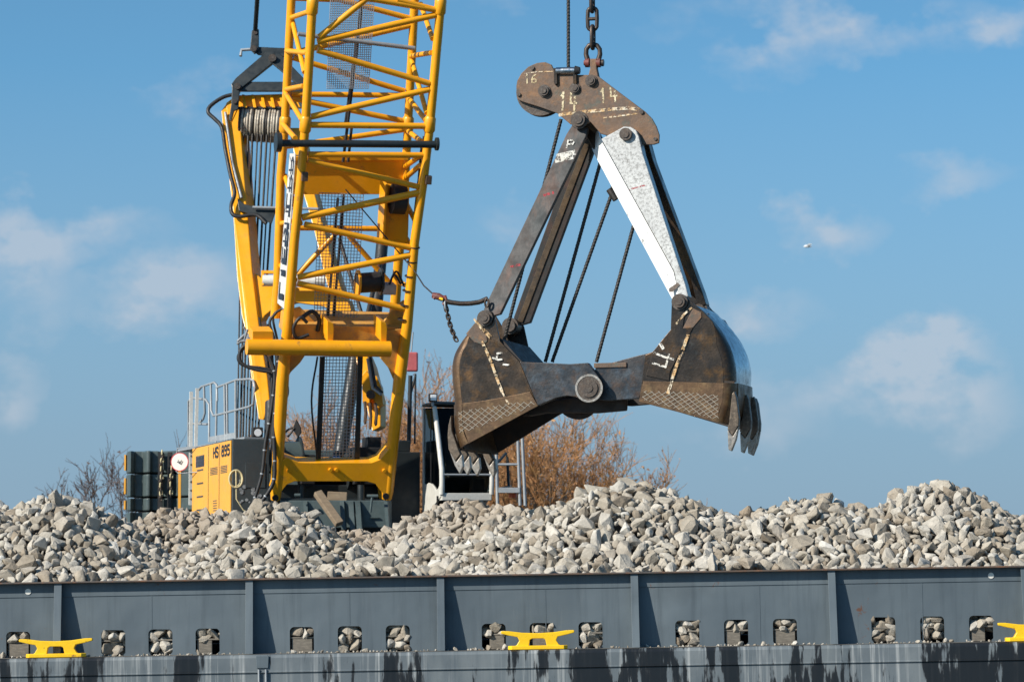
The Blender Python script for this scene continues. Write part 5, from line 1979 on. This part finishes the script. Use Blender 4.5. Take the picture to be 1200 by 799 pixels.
# pivots
for par, (a, b), r in ((so, (569, 373), .115), (ro, (797, 354), .115)):
    c = PG(a, b, 0)
    p_ = MB().disc(c - YL * 0.05, YL * 0.048, r * 1.18, 24)
    p_.disc(c - YL * 0.11, YL * 0.06, r * 0.85, 22)
    p_.disc(c - YL * 0.125, YL * 0.015, r * 0.5, 16)
    p_.build('pivot_pin', 'pin', par, 0.006)
    c2 = mir(c) - YL * 0.35
    m_ = MB().disc(c2 - YL * 0.03, YL * 0.36, r * 1.25, 24)
    m_.disc(c2 - YL * 0.08, YL * 0.05, r * 0.9, 22)
    m_.build('rear_pivot_pin', 'pin', par, 0.006)
# inner ears for the rear arm of the left shell (dark cheek seen between the arms)
MB().prism([PG(a, b, 1.62) for a, b in ((563, 372), (569, 362), (577, 364), (589, 384), (603, 415), (592, 418), (560, 400))], YL * 0.06).build('rear_ear', 'steel', so, 0.008)
MB().prism([PG(a, b, 0.05) for a, b in ((583, 396), (606, 424), (612, 424), (588, 397))], YL * 1.9).build('top_web', 'steel_inner', so)
# hinge arms
hl = [(609, 424), (640, 425), (667, 426.5), (689, 425), (701, 441), (705, 449), (705.5, 456), (704, 463), (699, 468.5), (691, 470.5), (683, 469.5), (675, 465), (664, 463.5), (652, 466), (630, 475)]
MB().prism([PG(a, b, -0.03) for a, b in hl], YL * 0.16).build('hinge_arm', 'steel_blue', so, 0.01)
MB().prism([mir(PG(a, b, -0.03)) for a, b in hl], -YL * 0.16).build('hinge_arm', 'steel_inner', so, 0.01)
hr = [(767, 412), (744, 417.5), (720, 424), (699, 430), (693, 440), (688, 455), (694, 468), (715, 469.5), (749, 466.5), (757, 446)]
MB().prism([PG(a, b, 0.14) for a, b in hr], YL * 0.16).build('hinge_arm', 'steel_blue', ro, 0.01)
MB().prism([mir(PG(a, b, 0.14)) for a, b in hr], -YL * 0.16).build('hinge_arm', 'steel_inner', ro, 0.01)
c = PG(691, 455, -0.03)
p_ = MB().disc(c - YL * 0.05, YL * 0.048, 0.205, 30)
p_.disc(c - YL * 0.075, YL * 0.03, 0.15, 26)
p_.disc(c - YL * 0.09, YL * 0.02, 0.07, 18)
p_.build('hinge_pin', 'pin', grab, 0.008)
MB().ring(PG(691, 455, -0.03) - YL * 0.058, YL * 0.02, 0.235, 0.20).build('wear_ring', 'toothtip', grab)
MB().tube([PG(691, 455, 0.12), PG(691, 455, 0.12) + YL * 1.76], 0.21, 24).build('hinge_tube', 'steel_inner', grab)
for d in (0.72, 1.0, 1.28):
    c = PG(676, 466, d)
    MB().tube([c, c + YL * 0.05, c + YL * 0.12, c + YL * 0.17], [0.36, 0.31, 0.31, 0.36], 28).build('closing_sheave', 'steel_inner', grab)
MB().prism([PG(a, b, 0.45) for a, b in ((620, 470), (735, 462), (734, 481), (700, 484), (640, 484), (618, 488))], YL * 0.10).build('lower_block', 'steel_inner', grab, 0.02)
MB().prism([PG(a, b, 1.5) for a, b in ((610, 470), (735, 462), (734, 478), (700, 480), (640, 482), (612, 488))], YL * 0.10).build('lower_block', 'steel_inner', grab, 0.02)
MB().prism([PG(a, b, 0.11) for a, b in ((696, 425.5), (734, 424.5), (734, 430), (696, 431))], YL * 0.5).build('stop_bracket', 'rust', ro, 0.006)
MB().prism([PG(a, b, 0.2) for a, b in ((705, 431), (730, 431), (716, 440), (712, 468), (700, 468))], YL * 0.4).build('stop_web', 'steel_inner', ro)

# hardfacing weld grids
def hatch(par, lines):
    m_ = MB()
    for a, b in lines:
        m_.stroke([PG(*a, -0.022), PG(*b, -0.022)], GN, 0.0075, 0.004)
    m_.build('weld_grid', 'weld', par)


def clip_lines(poly, cx0, cx1, step, slopes):
    """lines of given slopes clipped to a convex polygon in pixel space"""
    out = []
    for sl_, ph in slopes:
        for k in range(60):
            x0 = cx0 - 120 + k * step + ph
            t0, t1 = -1e9, 1e9
            d = (1.0, sl_)
            p0 = (x0, 470.0)
            n = len(poly)
            area = sum(poly[i][0] * poly[(i + 1) % n][1] - poly[(i + 1) % n][0] * poly[i][1] for i in range(n))
            for i in range(n):
                a, b = poly[i], poly[(i + 1) % n]
                nx, ny = (b[1] - a[1]), -(b[0] - a[0])
                if area < 0:
                    nx, ny = -nx, -ny
                den = nx * d[0] + ny * d[1]
                num = nx * (a[0] - p0[0]) + ny * (a[1] - p0[1])
                if abs(den) < 1e-9:
                    if num < 0:
                        t0, t1 = 1, 0
                    continue
                if den > 0:
                    t1 = min(t1, num / den)
                else:
                    t0 = max(t0, num / den)
            if t1 - t0 > 3:
                j = rnd.uniform(0, 1.5)
                out.append(((p0[0] + d[0] * t0, p0[1] + d[1] * t0 + 0), (p0[0] + d[0] * (t1 - j), p0[1] + d[1] * (t1 - j))))
    return out


hatch(so, clip_lines([(537, 482), (600, 472), (626, 470), (628, 475), (620, 478), (545, 516), (539, 515)], 537, 630, 8.5, ((0.72, 0), (-0.85, 3))))
hatch(ro, clip_lines([(752, 468), (756, 455), (800, 459), (842, 460), (842, 492)], 752, 842, 8.5, ((0.85, 0), (-0.55, 2))))
# paint streaks and figures on the shells
stx = MB()
stx.stroke([PG(a, b, -0.02) for a, b in ((557, 374), (563, 382), (569, 389), (574, 394))], GN, 0.062, 0.004)
stx.build('paint_streak', 'streak', so)
stx = MB()
stx.stroke([PG(a, b, -0.022) for a, b in ((565, 401), (570, 411), (576, 425), (582, 442), (588, 458))], GN, 0.048, 0.004)
stx.build('paint_streak', 'streak', so)
MB().stroke([PG(a, b, -0.024) for a, b in ((589, 460), (593, 468), (596, 473))], GN, 0.03, 0.004).build('paint_streak', 'streak', so)
stx = MB()
stx.stroke([PG(a, b, -0.022) for a, b in ((793, 379), (802, 368), (810, 361))], GN, 0.036, 0.004)
stx.build('paint_streak', 'streak', ro)
stx = MB()
stx.stroke([PG(a, b, -0.024) for a, b in ((806, 393), (800, 410), (793, 428), (788, 443))], GN, 0.052, 0.004)
stx.stroke([PG(a, b, -0.026) for a, b in ((787, 447), (783, 460))], GN, 0.055, 0.004)
stx.build('paint_streak', 'streak', ro)
nm = MB()
nm.stroke([PG(a, b, -0.022) for a, b in ((577, 419), (584, 421.5), (588, 421))], GN, 0.03)
nm.stroke([PG(a, b, -0.022) for a, b in ((582, 421), (583, 414), (588, 413.5))], GN, 0.03)
nm.stroke([PG(a, b, -0.022) for a, b in ((590, 427), (596, 427.5))], GN, 0.03)
nm.build('painted_number', 'markwhite', so)
nm = MB()
nm.stroke([PG(a, b, -0.022) for a, b in ((767, 413.5), (778, 418), (789, 421))], GN, 0.034)
nm.stroke([PG(a, b, -0.022) for a, b in ((784, 415), (780, 430), (765, 425.5))], GN, 0.034)
nm.stroke([PG(a, b, -0.022) for a, b in ((774, 403), (777, 408))], GN, 0.05)
nm.build('painted_number', 'markwhite', ro)

# teeth
def tooth(par, d, sgn, body, tip, dx=None):
    def q(a, b, e):
        if dx is not None:
            return PG(a + dx, b, 0) + YL * (d + e)
        return PG(end_x(a, b, d + 0.07, sgn), b, 0) + YL * (d + e)
    t_ = MB().prism([q(a, b, 0) for a, b in body], YL * 0.14).build('tooth', 'tooth', par, 0.012)
    MB().prism([q(a, b, 0.015) for a, b in tip], YL * 0.11).build('tooth_tip', 'toothtip', t_, 0.012)


for d, dx in ((-0.165, 2.5), (0.68, 6.0), (1.26, 7.0), (1.74, 3.5)):
    tooth(ro, d, 1, ((857.5, 462), (860, 459), (862.5, 466), (865.5, 490), (865, 499), (858, 511), (852, 503), (854, 496), (855.5, 480)),
          ((865, 499.5), (862, 515), (856.5, 529), (853, 527), (852, 504), (858, 511.5)), dx)
for d in (0.02, 0.62, 1.25, 1.80):
    tooth(so, d, -1, ((528, 486), (525, 498), (524, 510), (525, 526), (533, 540), (539, 532), (537, 527), (529, 504)),
          ((525.5, 527), (532, 545), (538, 555), (542, 546), (540.5, 532), (534, 541)))

# closing ropes


def twisted(pts, r, n=10):
    m_ = MB()
    m_.tube(pts, r * 0.80, 8)
    q0, q1 = Vector(pts[0]), Vector(pts[-1])
    ax_ = (q1 - q0)
    ln = ax_.length
    ax_.normalize()
    u = ax_.orthogonal().normalized()
    w = ax_.cross(u)
    for s_ in range(3):
        pp = []
        K = max(6, int(ln / 0.022))
        for k in range(K + 1):
            a = k * 0.80 + s_ * 2.094
            pp.append(q0 + ax_ * (ln * k / K) + (u * math.cos(a) + w * math.sin(a)) * r * 0.60)
        m_.tube(pp, r * 0.36, 5)
    return m_


twisted([PG(666, -150, HDF + 0.16), PG(666, 88, HDF + 0.16)], 0.034).build('closing_rope', 'rope', grab)
twisted([PG(657.5, 140, HDF + 0.16), PG(590, 402, HDF + 0.26)], 0.036).build('closing_rope', 'rope', grab)
twisted([PG(712, 160, 1.0), PG(639, 424, 0.95)], 0.036).build('closing_rope', 'rope', grab)
twisted([PG(718, 224, 1.0), PG(647, 424, 1.05)], 0.036).build('closing_rope', 'rope', grab)
twisted([PG(756, 215, 1.05), PG(699, 424, 0.9)], 0.036).build('closing_rope', 'rope', grab)
m_ = MB()
m_.tube([PG(714, 222, 1.0), PG(722, 234, 1.0)], 0.06, 10)
m_.tube([PG(716, 220, 0.98), PG(721, 219, 0.98)], 0.03, 8)
m_.build('rope_clamp', 'rope', grab)

# shackle and hoist chain above the grab
SD = HDF + 0.17
sh0 = PG(695, 76, SD)
sh = empty('bow_shackle', sh0)
tag(sh, 'red and dark bow shackle joining the hoist chain to the grab head', 'shackle')
bow = [(688.5, 76), (688.5, 70), (686.8, 64), (687.2, 58), (690.5, 53.5), (695, 52), (699.5, 53.5), (702.8, 58), (703.2, 64), (701.5, 70), (701.5, 76)]
MB().tube([PG(a, b, SD) for a, b in bow], [0.052, 0.046, 0.042, 0.04, 0.04, 0.04, 0.04, 0.04, 0.042, 0.046, 0.052], 12).build('bow', 'chain', sh)
m_ = MB()
m_.tube([PG(684.5, 74, SD), PG(705, 74, SD)], 0.045, 14)
for a in (688.5, 701.5):
    m_.tube([PG(a - 2.3, 74, SD), PG(a + 2.3, 74, SD)], 0.078, 16)
m_.build('shackle_pin', 'redshackle', sh, 0.006)
m_ = MB().tube([PG(705, 74, SD), PG(707.5, 74, SD)], 0.06, 6)
m_.build('nut', 'chain', sh)
hc = empty('hoist_chain', PG(694, 50, SD))
tag(hc, 'heavy rusty stud-link chain hoisting the grab from above', 'chain')
ys = [44, 22.5, 1, -20.5, -42, -63.5, -85, -106]
for k, y in enumerate(ys):
    c = PG(694.5 - 0.08 * (44 - y) * 0.2, y, SD)
    up = XL if k % 2 == 1 else YL
    l_ = link(c, ZV, up, 0.385, 0.165, 0.034)
    if k % 2 == 1:
        l_.tube([c - XL * 0.06, c + XL * 0.06], [0.03, 0.03], 8)
    else:
        l_.tube([c - YL * 0.06, c + YL * 0.06], [0.03, 0.03], 8)
    l_.build('chain_link', 'chain', hc)

# tag line: wire from the boom, knotted end, heavy rope sling and dangling chain
TD = 0.10
kn = PG(520, 357, TD)
tl = empty('tag_line', kn)
tag(tl, 'rusty knotted tag-line sling between the boom and the left arm of the grab', 'sling')
w0 = PB(405, 222, 0.3)
w1 = PB(486, 318, -0.1)
MB().tube([w0, w1, w1.lerp(PG(509, 346, TD), 0.5) - ZV * 0.06, PG(509, 346, TD)], 0.013, 6).build('wire', 'rope', tl)
sp = [(520, 352.5), (529, 354.5), (540, 355.8), (551, 355.6), (562, 354), (571, 350)]
q = [PG(a, b, TD) for a, b in sp]
m_ = MB()
for k in range(44):
    t = k / 43 * (len(q) - 1)
    i = min(int(t), len(q) - 2)
    c = q[i].lerp(q[i + 1], t - i)
    d_ = (q[i + 1] - q[i]).normalized()
    m_.tube([c - d_ * 0.012, c, c + d_ * 0.012], [0.030, 0.046, 0.030], 9)
m_.build('sling_rope', 'chain', tl)
m_ = MB()
m_.tube([PG(507, 346, TD), PG(514, 347.5, TD), PG(519, 350, TD)], [0.05, 0.06, 0.05], 8)
m_.tube([PG(514, 350, TD), PG(522, 348, TD), PG(524, 354, TD), PG(519, 357, TD)], 0.035, 8)
m_.tube([PG(508, 350, TD - .02), PG(513, 345, TD - .02)], 0.03, 8)
m_.build('knot', 'redshackle', tl)
m_ = MB()
m_.tube([PG(515, 349.5, TD - .06), PG(519, 351, TD - .06)], 0.022, 8)
m_.build('yellow_tape', 'bollard_yellow', tl)
cp = [(522.5, 358), (523, 362), (524.3, 367), (525.3, 371.5), (526.4, 376), (527.5, 380.5), (529, 385), (530.5, 389), (532.3, 393), (534, 397)]
for k, (a, b) in enumerate(cp):
    a2, b2 = cp[min(k + 1, len(cp) - 1)]
    a1, b1 = cp[max(k - 1, 0)]
    ax_ = (PG(a2, b2, TD) - PG(a1, b1, TD)).normalized()
    link(PG(a, b, TD), ax_, XL if k % 2 else YL, 0.105 if k else 0.15, 0.062 if k else 0.11, 0.014 if k else 0.018).build('chain_link', 'galv' if k == 0 else 'chain', tl)
m_ = MB()
rp_ = [PG(570.5 + 2.2 * math.cos(t * math.pi / 5), 355 + 5 * math.sin(t * math.pi / 5), -0.02) for t in range(10)]
m_.tube(rp_, 0.017, 7, True)
m_.build('ring', 'chain', tl)

# ------------------------------------------------------------------ a gull far off
g0 = P(946.5, 289, 160)
gm = MB()
gm.tube([g0 + Vector((-0.20, 0, 0)), g0 + Vector((-0.10, 0, 0.02)), g0 + Vector((0.06, 0, 0.01)), g0 + Vector((0.2, 0, 0))], [0.02, 0.07, 0.06, 0.015], 8)
for s_ in (-1, 1):
    gm.prism([g0 + Vector((-0.06, 0, 0.03)), g0 + Vector((0.06, 0, 0.03)), g0 + Vector((0.12, 0.3 * s_, 0.10)), g0 + Vector((0.16, 0.6 * s_, 0.05)), g0 + Vector((0.02, 0.32 * s_, 0.10))], (0, 0, 0.012))
tag(gm.build('gull', 'gull', loc=g0), 'tiny white gull flying in the blue sky right of the grab', 'gull')
